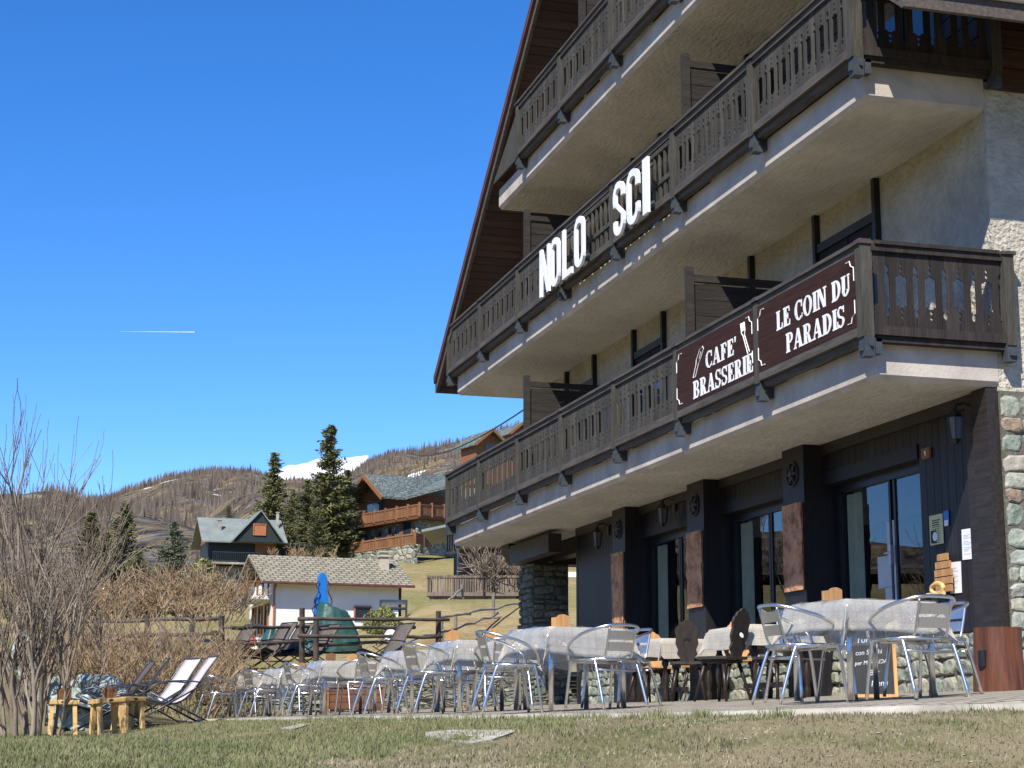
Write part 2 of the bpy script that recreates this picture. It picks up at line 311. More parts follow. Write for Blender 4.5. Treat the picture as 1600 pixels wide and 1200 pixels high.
for k_, lo, hi in (('rail',.72,1.3),('railside',.65,1.6),('siding',.75,1.25),('screen',.75,1.25),('soffitwood',.7,1.3),('darkwood',.7,1.3),('oldwood',.6,1.3),('orangewood',.75,1.2),('drystone',.7,1.3),('larch',.6,1.3),('pine',.8,1.2),('yellow',.85,1.15),('needle',.6,1.35),('needledark',.6,1.35),('needleblue',.7,1.3)): tone(X[k_], lo, hi)
for k_, lo, hi, sc in (('soffit',.86,1.06,.9),('stucco',.84,1.05,1.1),('slabedge',.80,1.06,2.2),('rough',.86,1.05,1.2),('kerb',.7,1.1,1.5)): tone(X[k_], lo, hi, 'stain', sc)
# ------------------------------------------------------------ terrain
KERB = [Vector((9.6, 8.3, .17)), at(1600,1101,11.3), at(1400,1107,11.3), at(1200,1112,11.6), at(1050,1115,12.4), at(900,1117,13.8), at(750,1119,15.4),
        at(600,1121,17.6), at(450,1123,22), at(300,1125,29), at(285,1124,34)]
def kerb_x(Y):
    if Y <= KERB[0].y: return KERB[0].x, KERB[0].z
    for a, b in zip(KERB, KERB[1:]):
        if a.y <= Y <= b.y: t = (Y-a.y)/(b.y-a.y); return a.x+(b.x-a.x)*t, a.z+(b.z-a.z)*t
    return KERB[-1].x, KERB[-1].z
def kerb_d(x, y):
    best = 1e9; bz = 0
    for a, b in zip(KERB, KERB[1:]):
        ax, ay = b.x-a.x, b.y-a.y; l2 = ax*ax+ay*ay+1e-9
        t = max(0, min(1, ((x-a.x)*ax+(y-a.y)*ay)/l2)); dx, dy = x-a.x-ax*t, y-a.y-ay*t; d = dx*dx+dy*dy
        if d < best: best = d; bz = a.z+(b.z-a.z)*t
    return math.sqrt(best), bz
def ss(a, b, x): t = max(0, min(1, (x-a)/(b-a))); return t*t*(3-2*t)
def patio_z(x, y):
    kx, kz = kerb_x(y); t = max(0, min(1, (x-kx)/max(.5, 8.65-kx))); return kz + (.31-kz)*t
PROF = [(0,-1.55),(4,-1.1),(8,-.50),(10,-.27),(12,-.17),(27,-.17),(31,.3),(36,1.0),(46,1.35),(60,2.35),(88,4.5),(110,7.2),(130,10.6),(152,14.4),(200,17.5),(300,25.5),(400,34)]
def prof(d):
    for a, b in zip(PROF, PROF[1:]):
        if a[0] <= d <= b[0]: t = (d-a[0])/(b[0]-a[0]); return a[1]+(b[1]-a[1])*t
    return PROF[-1][1]
def ground(x, y):
    d = hypot(x, y); 
    if y < 0: d = max(0, d*.2)
    z = prof(d)
    if d > 55: z -= min(1,(d-55)/60)*2.4*(1-ss(radians(8.2), radians(12), atan2(x, y)))
    if d > 40: z += 1.9*ss(radians(10.5), radians(13.5), atan2(x, y))*ss(41, 60, d)*(1-ss(70, 105, d))
    inside = (y > 8 and x > kerb_x(y)[0]) and y < 35
    if y > 30 and x > 3.4 and not inside: z = max(z, 1.0 if y > 34.2 else z)
    kd, kz = kerb_d(x, y)
    if inside:
        z = patio_z(x, y) - .16
    elif y < 36:
        z = z + (kz-.035-z)*(1-ss(.1, 2.6, kd))
    if 9 < d < 400: z += .05*noise.noise(Vector((x*.15, y*.15, 0)))*min(1, (d-9)/20) if d < 40 else .4*noise.noise(Vector((x*.05, y*.05, 3)))*min(1, (d-40)/30)
    return z
def ground_hit(px, py, d0=9.5, d1=60):
    q = ray(px, py); q = q/hypot(q.x, q.y); d = d0
    while d < d1:
        p = q*d
        if ground(p.x, p.y) > p.z: return Vector((p.x, p.y, ground(p.x, p.y)))
        d += .05
    return q*d1
# lawn material: green with dry patches
def ramp_noise_mix(name, cols, scales, rough=.95, bump=.5, bscale=30, bdist=.04, spec=.1):
    m = bpy.data.materials.new(name); m.use_nodes = True; t = m.node_tree; n = t.nodes; L = t.links.new; b = n['Principled BSDF']
    b.inputs['Roughness'].default_value = rough; b.inputs['Specular IOR Level'].default_value = spec
    tc = n.new('ShaderNodeTexCoord'); prev = None
    for i, (c, (sc, lo, hi)) in enumerate(zip(cols[1:], scales)):
        no = n.new('ShaderNodeTexNoise'); no.inputs['Scale'].default_value = sc; no.inputs['Detail'].default_value = 8; no.inputs['Roughness'].default_value = .6
        ofs = n.new('ShaderNodeVectorMath'); ofs.inputs[1].default_value = (i*13.1, i*7.3, i*3.7); L(tc.outputs['Object'], ofs.inputs[0]); L(ofs.outputs[0], no.inputs['Vector'])
        mr = n.new('ShaderNodeMapRange'); mr.inputs[1].default_value = lo; mr.inputs[2].default_value = hi; L(no.outputs['Fac'], mr.inputs[0])
        mx = n.new('ShaderNodeMix'); mx.data_type = 'RGBA'; L(mr.outputs[0], mx.inputs[0]); mx.inputs[7].default_value = (*c, 1)
        if prev: L(prev, mx.inputs[6])
        else: mx.inputs[6].default_value = (*cols[0], 1)
        prev = mx.outputs[2]
    L(prev, b.inputs['Base Color'])
    nb = n.new('ShaderNodeTexNoise'); nb.inputs['Scale'].default_value = bscale; nb.inputs['Detail'].default_value = 6; L(tc.outputs['Object'], nb.inputs['Vector'])
    bu = n.new('ShaderNodeBump'); bu.inputs['Strength'].default_value = bump; bu.inputs['Distance'].default_value = bdist; L(nb.outputs['Fac'], bu.inputs['Height']); L(bu.outputs[0], b.inputs['Normal'])
    return m
X['lawn'] = ramp_noise_mix('lawn_soil', [(.145,.13,.065),(.20,.165,.10),(.10,.11,.042),(.28,.235,.16)], [(.5,.42,.58),(1.5,.5,.65),(9,.6,.75)])
X['meadow'] = ramp_noise_mix('dry_meadow', [(.30,.235,.115),(.17,.165,.055),(.20,.135,.065),(.34,.27,.15)], [(.12,.40,.6),(.4,.5,.7),(2.5,.5,.8)], bscale=5, bdist=.4)
X['mountain'] = ramp_noise_mix('mountain_side', [(.17,.125,.07),(.085,.066,.055),(.13,.122,.11),(.05,.042,.036),(.23,.185,.10)], [(.006,.46,.54),(.025,.52,.58),(.06,.5,.6),(.05,.55,.62)], bscale=.03, bdist=30, bump=1)
def add_snow(m, lo, hi, zlo, zhi, sc):
    t = m.node_tree; n = t.nodes; L = t.links.new; b = n['Principled BSDF']; src = b.inputs['Base Color'].links[0].from_socket
    ge = n.new('ShaderNodeNewGeometry'); sp = n.new('ShaderNodeSeparateXYZ'); L(ge.outputs['Position'], sp.inputs[0])
    mr = n.new('ShaderNodeMapRange'); mr.inputs[1].default_value = zlo; mr.inputs[2].default_value = zhi; L(sp.outputs[2], mr.inputs[0])
    no = n.new('ShaderNodeTexNoise'); no.inputs['Scale'].default_value = sc; no.inputs['Detail'].default_value = 5; L(ge.outputs['Position'], no.inputs['Vector'])
    a = n.new('ShaderNodeMath'); a.operation = 'MULTIPLY_ADD'; a.inputs[1].default_value = .12; L(mr.outputs[0], a.inputs[0]); L(no.outputs['Fac'], a.inputs[2])
    m2 = n.new('ShaderNodeMapRange'); m2.inputs[1].default_value = lo; m2.inputs[2].default_value = hi; L(a.outputs[0], m2.inputs[0])
    mx = n.new('ShaderNodeMix'); mx.data_type = 'RGBA'; L(m2.outputs[0], mx.inputs[0]); L(src, mx.inputs[6]); mx.inputs[7].default_value = (.85,.88,.93,1); L(mx.outputs[2], b.inputs['Base Color'])
add_snow(X['mountain'], .745, .765, 150, 420, .011)
def polar(name, mt, az, rs, fz, label=None):
    mb = MB(); rows = []
    for r in rs: rows.append([(r*sin(a), r*cos(a), fz(r*sin(a), r*cos(a), r, a)) for a in az])
    mb.sheet(rows); o = mb.build(name, mt, smooth=True, fixn=False); o['kind'] = 'structure'; return o
azf = [radians(a) for a in list(np.arange(-8, 40.01, .5))]
azw = [radians(a) for a in np.arange(40, 352.01, 6)]
AZ = azf + azw[1:]
AZ = AZ if abs(AZ[-1]-radians(352)) < 1e-4 else AZ + [radians(352)]
rs = [.01,1,2,3.5,5,6.5,8,9] + list(np.arange(9.4, 20, .3)) + list(np.arange(20, 38, .6))
polar('lawn', X['lawn'], AZ, rs, lambda x, y, r, a: ground(x, y))
polar('hillside', X['meadow'], AZ, [rs[-1]] + list(np.geomspace(rs[-1]*1.02, 400, 60)), lambda x, y, r, a: ground(x, y))
RIDGE = [(-2000,800),(-300,805),(0,797),(40,792),(75,778),(130,786),(155,783),(200,766),(250,749),(300,741),(350,738),(395,743),(430,757),(480,761),(540,752),(572,730),(585,722),(610,712),(650,708),(685,700),(715,692),(740,692),(765,680),(800,668),(900,660),(1400,700),(2600,760)]
def ridge_tan(a):
    px = 800 + F*math.tan(a-YAW) if abs(a-YAW) < 1.0 else (-2000 if a < YAW or a > pi+YAW else 2600)
    px = max(-1999, min(2599, px))
    for p, q in zip(RIDGE, RIDGE[1:]):
        if p[0] <= px <= q[0]:
            y = p[1]+(q[1]-p[1])*(px-p[0])/(q[0]-p[0]); v = ray(px, y); return v.z/hypot(v.x, v.y)
def mtn(x, y, r, a):
    t = (r-400)/2100
    if r > 2500: return 2500*ridge_tan(a) - (r-2500)*.25
    base = (34-2.4*(1-ss(radians(8.2), radians(12), a)))/400
    z = r*(base + (ridge_tan(a)-base)*(t**.62))
    n1 = noise.noise(Vector((x*.004, y*.0018, 1)))*34 + abs(noise.noise(Vector((x*.011, y*.0045, 5))))*34 + noise.noise(Vector((x*.04, y*.015, 9)))*6
    return z + n1*min(1, t*4)*min(1, (1-t)*4+.06)
azm = [radians(a) for a in np.arange(-9, 38.01, .12)] + [radians(a) for a in np.arange(40, 351.01, 8)]
polar('mountain', X['mountain'], azm, list(np.geomspace(399, 2500, 90)) + [2900, 3600], mtn)
SN = [(300,800),(380,757),(395,747),(430,736),(480,722),(500,716),(525,717),(548,715),(560,711),(575,713),(580,722),(600,740),(640,760),(700,800)]
def snow_ridge():
    mb = MB(); rows = []
    N = 160
    for j in range(14):
        row = []
        for i in range(N+1):
            px = 300+400*i/N
            for p, q in zip(SN, SN[1:]):
                if p[0] <= px <= q[0]: y = p[1]+(q[1]-p[1])*(px-p[0])/(q[0]-p[0])
            y += 1.2*noise.noise(Vector((px*.09, 0, 0)))
            v = ray(px, y); v = v/hypot(v.x, v.y); d = 4600 - 110*(13-j) + 60*noise.noise(Vector((px*.03, j*.3, 2)))
            tp = v.z*4600; z = tp*(1-(13-j)/16.0) + 22*noise.noise(Vector((px*.05, j*.6, 7)))*(1 if j < 13 else 0)
            row.append((v.x*d, v.y*d, z))
        rows.append(row)
    rows.append([(p[0]*1.06, p[1]*1.06, p[2]*.5) for p in rows[-1]])
    mb.sheet(rows); o = mb.build('snow_mountain', X['snow'], smooth=True, fixn=False); o['kind'] = 'structure'
snow_ridge()
# far larch wood: one mass of small spindly cones
def far_wood():
    rng = random.Random(5); mb = MB(); cnt = 0
    while cnt < 17000:
        px = rng.uniform(-60, 860); v = ray(px, 700); a = atan2(v.x, v.y)
        t = rng.random()**.75; r = 430 + 2060*t
        if rng.random() < .16: r = rng.uniform(2430, 2500)
        x, y = r*sin(a), r*cos(a)
        dn = noise.noise(Vector((x*.006, y*.003, 4))) + .5*noise.noise(Vector((x*.02, y*.01, 8)))
        if dn < .0 + .25*rng.random() and r < 2420: continue
        if px > 640 and rng.random() < .45: continue
        z = mtn(x, y, r, a); h = rng.choice((4,5,6,7,9,12))*rng.uniform(.7,1.15)*(1 if r > 1200 else .55+.4*r/1200); w = h*rng.uniform(.07, .14)
        mb.add([(x-w, y, z-1), (x+w*.5, y-w*.87, z-1), (x+w*.5, y+w*.87, z-1), (x+rng.uniform(-.3,.3), y, z+h)], [(0,1,3),(1,2,3),(2,0,3)])
        cnt += 1
    tag(mb.build('larch_wood', X['larch'], fixn=False), kind='stuff', label='leafless grey brown larch wood covering the far mountain side', cat='wood')
far_wood()
# ------------------------------------------------------------ patio and kerb
def patio():
    mb = MB(); uv = []
    for a, b in zip(KERB, KERB[1:]):
        n = max(1, int((b-a).length/.8))
        for i in range(n):
            p = a+(b-a)*(i/n); q = a+(b-a)*((i+1)/n); rows = []
            for v in (p, q):
                rows.append([(v.x+.16+(14.5-v.x)*k/12, v.y+.0, patio_z(v.x+.16+(14.5-v.x)*k/12, v.y)) for k in range(13)])
            mb.sheet(rows)
    o = mb.build('patio', X['paving'], fixn=False, smooth=False); o['kind'] = 'structure'
    ul = o.data.uv_layers.new(name='uv')
    for l in o.data.loops: c = o.data.vertices[l.vertex_index].co; ul.data[l.index].uv = (c.x, c.y)
    mb = MB(); rng = random.Random(2)
    path = []
    for a, b in zip(KERB, KERB[1:]):
        n = max(1, int((b-a).length/.6))
        path += [a+(b-a)*(i/n) for i in range(n)]
    path.append(KERB[-1]); rows = []
    for p in path:
        j = rng.uniform(-.02, .02); h = rng.uniform(-.006, .006)
        rows.append([(p.x-.05+j, p.y-.03, p.z-.18), (p.x-.03+j, p.y-.03, p.z-.012+h), (p.x+.01+j, p.y, p.z+.012+h), (p.x+.18+j, p.y+.02, p.z+.018+h), (p.x+.2+j, p.y+.02, p.z-.1)])
    mb.sheet(rows); o = mb.build('kerb', X['kerb'], smooth=True, fixn=False); o['kind'] = 'structure'
patio()
def island(name, cols, rough=.85):
    m = bpy.data.materials.new(name); m.use_nodes = True; t = m.node_tree; n = t.nodes; L = t.links.new; b = n['Principled BSDF']; b.inputs['Roughness'].default_value = rough; b.inputs['Specular IOR Level'].default_value = .2
    ge = n.new('ShaderNodeNewGeometry'); cr = n.new('ShaderNodeValToRGB'); L(ge.outputs['Random Per Island'], cr.inputs[0]); e = cr.color_ramp.elements
    e[0].color = (*cols[0], 1); e[1].color = (*cols[-1], 1)
    for i, c in enumerate(cols[1:-1]): x = e.new((i+1)/(len(cols)-1)); x.color = (*c, 1)
    tc = n.new('ShaderNodeTexCoord'); no = n.new('ShaderNodeTexNoise'); no.inputs['Scale'].default_value = 16; no.inputs['Detail'].default_value = 8; L(tc.outputs['Object'], no.inputs['Vector'])
    mr = n.new('ShaderNodeMapRange'); mr.inputs[1].default_value = .3; mr.inputs[2].default_value = .7; mr.inputs[3].default_value = .62; mr.inputs[4].default_value = 1.3; L(no.outputs['Fac'], mr.inputs[0])
    mu = n.new('ShaderNodeVectorMath'); mu.operation = 'SCALE'; L(cr.outputs[0], mu.inputs[0]); L(mr.outputs[0], mu.inputs['Scale']); L(mu.outputs[0], b.inputs['Base Color'])
    bu = n.new('ShaderNodeBump'); bu.inputs['Strength'].default_value = .8; bu.inputs['Distance'].default_value = .025; L(no.outputs['Fac'], bu.inputs['Height']); L(bu.outputs[0], b.inputs['Normal'])
    return m
X['rubble'] = island('rubble_stones', [(.26,.29,.23),(.36,.37,.30),(.22,.26,.21),(.31,.33,.28),(.26,.185,.125),(.38,.375,.32),(.28,.32,.26),(.19,.235,.20),(.34,.32,.245)])
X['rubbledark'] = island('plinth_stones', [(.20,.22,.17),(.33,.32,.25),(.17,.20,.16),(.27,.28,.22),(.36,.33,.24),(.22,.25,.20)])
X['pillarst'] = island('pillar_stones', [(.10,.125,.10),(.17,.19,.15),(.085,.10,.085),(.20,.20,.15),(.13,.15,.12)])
X['mortar'] = mat('grey_mortar', (.09,.082,.066), (.16,.145,.115), 8, .95, .8, 30)
def stones(mb, o, ax, out, L, H, h0, h1, w0, w1, bul, seed, gap=.002, n=10):
    rng = random.Random(seed); o, ax, out = Vector(o), Vector(ax), Vector(out); z = 0
    while z < H-.02:
        h = min(rng.uniform(h0, h1), H-z); s = -rng.uniform(0, w0*.6)
        while s < L:
            w = rng.uniform(w0, w1); a, b_ = max(0, s), min(L, s+w)
            if b_-a > .04:
                cx, cz = (a+b_)/2, z+h/2; rw, rh = (b_-a)/2-gap, h/2*rng.uniform(.88, 1.12)-gap; ts = rng.uniform(-.12, .12); bb = bul*rng.uniform(.5, 1.2); fl = (rng.uniform(-.25,.25), rng.uniform(-.25,.25)); P = []
                for k in range(n):
                    an = 2*pi*(k+.5*rng.random())/n; c, sn = cos(an), sin(an); q = (abs(c)**7+abs(sn)**7)**(-1/7); j = rng.uniform(.88, 1.06)
                    x, y = rw*c*q*j, rh*sn*q*j; P.append((x, y+ts*x))
                rings = []
                for f, d in ((1, 0), (.97, .5*bb), (.80, .92*bb), (.4, bb)):
                    rings.append([o+ax*(cx+x*f)+Vector((0,0,cz+y*f))+out*(d+(fl[0]*x+fl[1]*y)*(d > 0)*.6*bb/bul) for x, y in P])
                vs = [p for r in rings for p in r]; fs = [(i*n+k, i*n+(k+1) % n, (i+1)*n+(k+1) % n, (i+1)*n+k) for i in range(3) for k in range(n)]
                mb.add(vs, fs+[tuple(3*n+k for k in range(n))])
            s += w
        z += h
# ------------------------------------------------------------ hotel
U = [13.73, 16.01, 18.29, 20.46, 22.72, 24.91, 27.17, 29.34]
WF, WW = 7.36, 8.62
hotel = empty('hotel', (WW, 13.8, .3), 'large dark timber and roughcast hotel with three long carved balconies beside the terrace', 'hotel')
def hp(mb, name, m, **k): return mb.build(name, m, hotel, world=True, **k)
# balcony boards with fretwork
A_ = [(0,0),(0,.085),(.013,.103),(0,.12),(0,.142),(.015,.162),(0,.18),(0,.2),(.027,.205),(.027,.222),(.053,.222),(.053,.515),(.027,.515),(.02,.532),(0,.532),(0,.558),(.015,.578),(0,.598),(0,.618),(.012,.635),(0,.652),(0,.75)]
B_ = [(0,0),(0,.105),(.017,.125),(.02,.15),(.008,.178),(.008,.186),(.024,.2),(.024,.52),(.008,.545),(.008,.552),(.02,.575),(.017,.605),(0,.63),(0,.75)]
def board(p, H, L, R):
    k = H/.75; g = .003
    return [(g+x, z*k) for x, z in L] + [(p-g-x, z*k) for x, z in reversed(R)]
def fret(mb, o, ax, out, L, H, t=.013):
    n = max(2, round(L/.142)); p = L/n
    for i in range(n):
        l, r = (A_, B_) if i % 2 == 0 else (B_, A_)
        mb.prism(board(p, H, l, r), Vector(o)+Vector(ax)*(i*p), ax, (0,0,1), out, t)
LAB = {0: 'first', 1: 'second', 2: 'third'}
levels = [dict(z=3.06, us=U, left=29.45), dict(z=5.72, us=U, left=29.25), dict(z=8.36, us=U[:6], left=26.55)]
for li, lv in enumerate(levels):
    z = lv['z']; us = lv['us']; left = lv['left']
    mb = MB(); mb.k = 0
    mb.add([(WF,13.8,z),(WW-.002,13.8,z),(WW-.002,left,z),(WF,left,z)], [(0,1,2,3)])
    mb.v = []; mb.f = []; mb.m = []; mb.k = 0; c = .045; zt_ = z+.33
    mb.add([(WF+c,13.8+c,z),(WW-.002,13.8+c,z),(WW-.002,left,z),(WF+c,left,z)], [(0,1,2,3)])
    mb.k = 1
    mb.add([(WF+c,13.8+c,z),(WW-.002,13.8+c,z),(WW-.002,13.8,z+c),(WF,13.8,z+c),(WF,left,z+c),(WF+c,left,z),(WF,13.8,zt_),(WW-.002,13.8,zt_),(WW-.002,left,zt_),(WF,left,zt_),(WW-.002,left,z)],
           [(0,3,2,1),(0,5,4,3),(3,6,7,2),(3,4,9,6),(6,9,8,7),(5,10,8,9,4),(1,2,7,8,10)])
    slab = hp(mb, 'balcony', [X['soffit'], X['slabedge']])
    zb, zt = z+.38, z+1.26       # bottom of bottom beam, top of handrail
    if li == 1: zt -= .02
    def sub(mb, name, m, **k): return mb.build(name, m, slab, world=False if False else True, **k)
    f0 = 7.20                     # outer face of the front rails
    for k in range(len(us)):
        mb = MB(); u = us[k]
        mb.box((f0-.015,u-.055,zb-.02), (f0+.10,u+.055,zt-.04)); sub(mb, 'post', X['rail'])
        mb = MB(); mb.box((f0-.035,u-.07,zt-.039), (f0+.12,u+.07,zt-.008)); mb.box((f0-.02,u-.055,zt-.006), (f0+.10,u+.055,zt+.01)); sub(mb, 'post_cap', X['cap'])
        mb = MB(); mb.box((f0+.0,u-.055,zb-.20), (f0+.10,u+.055,zb-.022)); mb.box((f0+.102,u-.04,zb-.17), (WF+.02,u+.04,zb-.03)); mb.box((f0-.022,u-.025,zb-.15), (f0-.001,u+.025,zb-.09))
        mb.tube([(f0+.06,u-.075,zb-.1),(f0+.06,u+.075,zb-.1)], .016, 6); sub(mb, 'bracket', X['bracket'])
    rail_end = us[-1] if li < 2 else us[-1]
    mb = MB(); ov = .0
    mb.box((f0-.005,us[0]+.056,zt-.10), (f0+.085,rail_end-.056,zt-.041)); mb.box((f0-.03,us[0]+.071,zt-.039), (f0+.11,rail_end-.071,zt-.005))
    sub(mb, 'handrail', X['railbeam'])
    mb = MB(); mb.box((f0-.012,us[0]+.057,zb), (f0+.07,rail_end+.055,zb+.085)); mb.box((f0+.035,us[0]+.05,zb-.06),(f0+.12,rail_end+.05,zb-.003)); sub(mb, 'bottom_beam', X['railbeam'])
    for k in range(len(us)-1):
        a, b = us[k]+.058, us[k+1]-.058; mb = MB()
        if li == 0 and k < 2: continue
        if li == 1 and k in (2, 3):
            mb.box((f0+.005,a,zb+.29), (f0+.05,b,zb+.35)); mb.box((f0+.005,a,zt-.17), (f0+.05,b,zt-.115))
            n = int((b-a)/.17)
            for i in range(n): c = a+(i+.5)*(b-a)/n; mb.lathe((f0+.03,c,zb+.352), [(.02,0),(.026,.1),(.032,.18),(.024,.26),(.02,zt-.172-zb-.352)], 8)
            for i in range(n): c = a+(i+.5)*(b-a)/n; mb.box((f0+.02,c-.045,zb+.087), (f0+.04,c+.045,zb+.288))
            sub(mb, 'baluster_panel', X['rail'])
        else:
            fret(mb, (f0+.02,a,zb+.087), (0,1,0), (1,0,0), b-a, zt-.103-(zb+.087)); sub(mb, 'railing_panel', X['rail'])
    # side railing towards the camera
    s0 = 13.66
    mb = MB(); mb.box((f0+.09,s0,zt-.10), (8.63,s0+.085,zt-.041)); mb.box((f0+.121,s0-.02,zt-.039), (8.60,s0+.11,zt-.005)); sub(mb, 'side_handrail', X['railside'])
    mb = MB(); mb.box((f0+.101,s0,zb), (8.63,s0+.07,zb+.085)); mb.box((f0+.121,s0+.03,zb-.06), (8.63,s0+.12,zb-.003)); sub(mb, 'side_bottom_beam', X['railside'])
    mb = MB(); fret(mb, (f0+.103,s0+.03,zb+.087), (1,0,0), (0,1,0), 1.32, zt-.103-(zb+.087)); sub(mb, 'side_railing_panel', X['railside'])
    mb = MB(); mb.box((8.632,s0-.02,zb-.02), (8.74,s0+.1,zt-.04)); mb.box((8.62,s0-.04,zt-.039), (8.76,s0+.11,zt-.008)); sub(mb, 'post', X['rail'])
    mb = MB(); mb.box((8.63,s0-.01,zb-.17), (8.73,s0+.09,zb-.022)); mb.box((8.65,s0-.035,zb-.12),(8.71,s0-.011,zb-.07)); sub(mb, 'bracket', X['bracket'])
# privacy screens
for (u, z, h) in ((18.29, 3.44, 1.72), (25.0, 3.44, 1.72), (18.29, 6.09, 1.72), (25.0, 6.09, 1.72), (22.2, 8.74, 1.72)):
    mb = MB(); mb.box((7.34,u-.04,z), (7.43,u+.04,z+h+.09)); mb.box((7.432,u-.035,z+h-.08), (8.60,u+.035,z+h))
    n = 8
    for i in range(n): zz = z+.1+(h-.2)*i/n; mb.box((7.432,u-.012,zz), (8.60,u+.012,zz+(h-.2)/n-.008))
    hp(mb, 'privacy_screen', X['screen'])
# facade: ground floor
FZ = .22
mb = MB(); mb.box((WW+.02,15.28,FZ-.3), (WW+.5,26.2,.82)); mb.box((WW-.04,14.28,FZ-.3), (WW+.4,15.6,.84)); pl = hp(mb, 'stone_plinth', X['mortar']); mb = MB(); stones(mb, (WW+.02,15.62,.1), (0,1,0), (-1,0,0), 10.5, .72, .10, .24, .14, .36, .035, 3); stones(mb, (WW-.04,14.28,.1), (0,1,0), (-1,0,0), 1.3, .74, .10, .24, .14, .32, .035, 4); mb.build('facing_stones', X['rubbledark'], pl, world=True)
def planks(mb, a, b, z0, z1, w, g=.007, wid=.125, t=.03):
    n = max(1, round((b-a)/wid)); p = (b-a)/n
    for i in range(n): mb.box((w,a+i*p+g/2,z0), (w+t,a+(i+1)*p-g/2,z1))
mb = MB(); planks(mb, 23.82, 26.2, .82, 2.98, WW-.03); mb.box((WW+.01,23.82,.82), (WW+.25,26.2,3.05)); mb.box((WW-.035,26.201,.3), (WW+3,26.28,3.05)); hp(mb, 'siding', X['siding'])
mb = MB(); planks(mb, 14.32, 15.28, .85, 2.94, WW-.03, wid=.135); mb.box((WW+.01,14.28,.85), (WW+.45,15.28,3.05)); hp(mb, 'siding', X['siding'])
mb = MB(); mb.box((WW-.12,13.84,.3), (WW+.1,14.10,3.055)); mb.box((WW-.075,14.102,.3), (WW+.05,14.30,3.055)); hp(mb, 'corner_post', X['beamdark'])
mb = MB(); mb.box((WW-.07,14.30,2.94), (WW-.001,26.2,3.058)); hp(mb, 'top_beam', X['beamdark'])
cols = [(23.27,23.82),(20.31,20.88),(17.39,17.94)]
for a, b in cols:
    mb = MB(); mb.box((8.34,a,FZ), (8.95,b,3.057)); c = hp(mb, 'pilaster', X['siding'])
    mb = MB(); bz0 = 1.45 if a < 23 else 1.15
    rng = random.Random(int(a*10)); rows = []
    for i in range(15):
        z = bz0+(2.42-bz0)*i/14
        rows.append([(8.315-.012*rng.random(), a+.03+(b-a-.06)*j/6+(rng.uniform(-.012,.012) if j in (0,6) else 0), z) for j in range(7)])
    mb.sheet(rows); mb.box((8.325,a+.05,bz0+.01), (8.338,b-.05,2.41)); mb.build('bark_panel', X['bark'], c, world=True)
    mb = MB(); cy, cz = (a+b)/2, 2.76
    for k in range(6):
        an = k*pi/3; mb.tube([(8.325,cy+.04*cos(an),cz+.04*sin(an)),(8.326,cy+.11*cos(an),cz+.11*sin(an))], [.026,.014], 6)
    mb.tube([(8.338,cy,cz),(8.30,cy,cz)], .04, 8)
    mb.tube([(8.33,cy+.135*cos(2*pi*i/20),cz+.135*sin(2*pi*i/20)) for i in range(21)], .012, 6, cap=False)
    mb.build('carved_rosette', X['bronze'], c, world=True)
opens = [(20.88,23.27),(17.94,20.31),(15.28,17.39)]
for oi, (a, b) in enumerate(opens):
    mb = MB(); planks(mb, a, b, 2.755, 2.94, WW-.03, wid=.15); mb.box((WW+.01,a,2.75),(WW+.2,b,3.05)); mb.box((WW-.05,a,2.60), (WW+.2,b,2.748)); hp(mb, 'lintel', X['siding'])
    mb = MB(); gw = 8.725
    d = hp(mb.box((gw-.03,a+.005,2.50),(gw+.05,b-.005,2.60)).box((gw-.03,a+.005,.82),(gw+.05,a+.12,2.499)).box((gw-.03,b-.13,.82),(gw+.05,b-.005,2.499)).box((gw-.03,a+.121,.82),(gw+.05,b-.131,.95)), 'glass_door', X['frame'])
    leaves = [(a+.13, (a+b)/2-.05), ((a+b)/2+.05, b-.14)]
    if oi == 2: leaves = [(15.42,16.02),(16.16,17.25)]
    for l0, l1 in leaves:
        for q0, q1 in ((l0-.04,l0),(l1,l1+.04)): mb = MB(); mb.box((gw-.015,q0,.951),(gw+.035,q1,2.499)); mb.build('door_stile', X['frame'], d, world=True)
        mb = MB(); mb.add([(gw,l0,.951),(gw,l1,.951),(gw,l1,2.499),(gw,l0,2.499)], [(0,1,2,3)]); mb.build('pane', X['glass'], d, world=True)
    mb = MB(); rows = []
    for zz in (.96, 2.48): rows.append([(gw+.055+.02*sin(t*2.2), b-.17-t*.011, zz) for t in range(30)])
    mb.sheet(rows); mb.build('curtain', X['curtain'], d, world=True, smooth=True)
    if oi == 2:
        mb = MB(); mb.box((gw-.06,16.08,1.62),(gw-.03,16.11,1.82)); mb.tube([(gw-.06,16.095,1.74),(gw-.06,16.2,1.74)],.012,6); mb.build('door_handle', X['alud'], d, world=True)
# dark room behind the glass
mb = MB(); mb.box((12.5,14.4,.82),(12.6,26.2,3.0)); mb.box((9.0,14.4,.80),(12.5,26.2,.818)); mb.box((WW+.3,26.1,.82),(12.5,26.19,3.0)); mb.box((9.1,14.3,.82),(12.5,14.4,3.0)); hp(mb, 'dark_interior', X['room'])
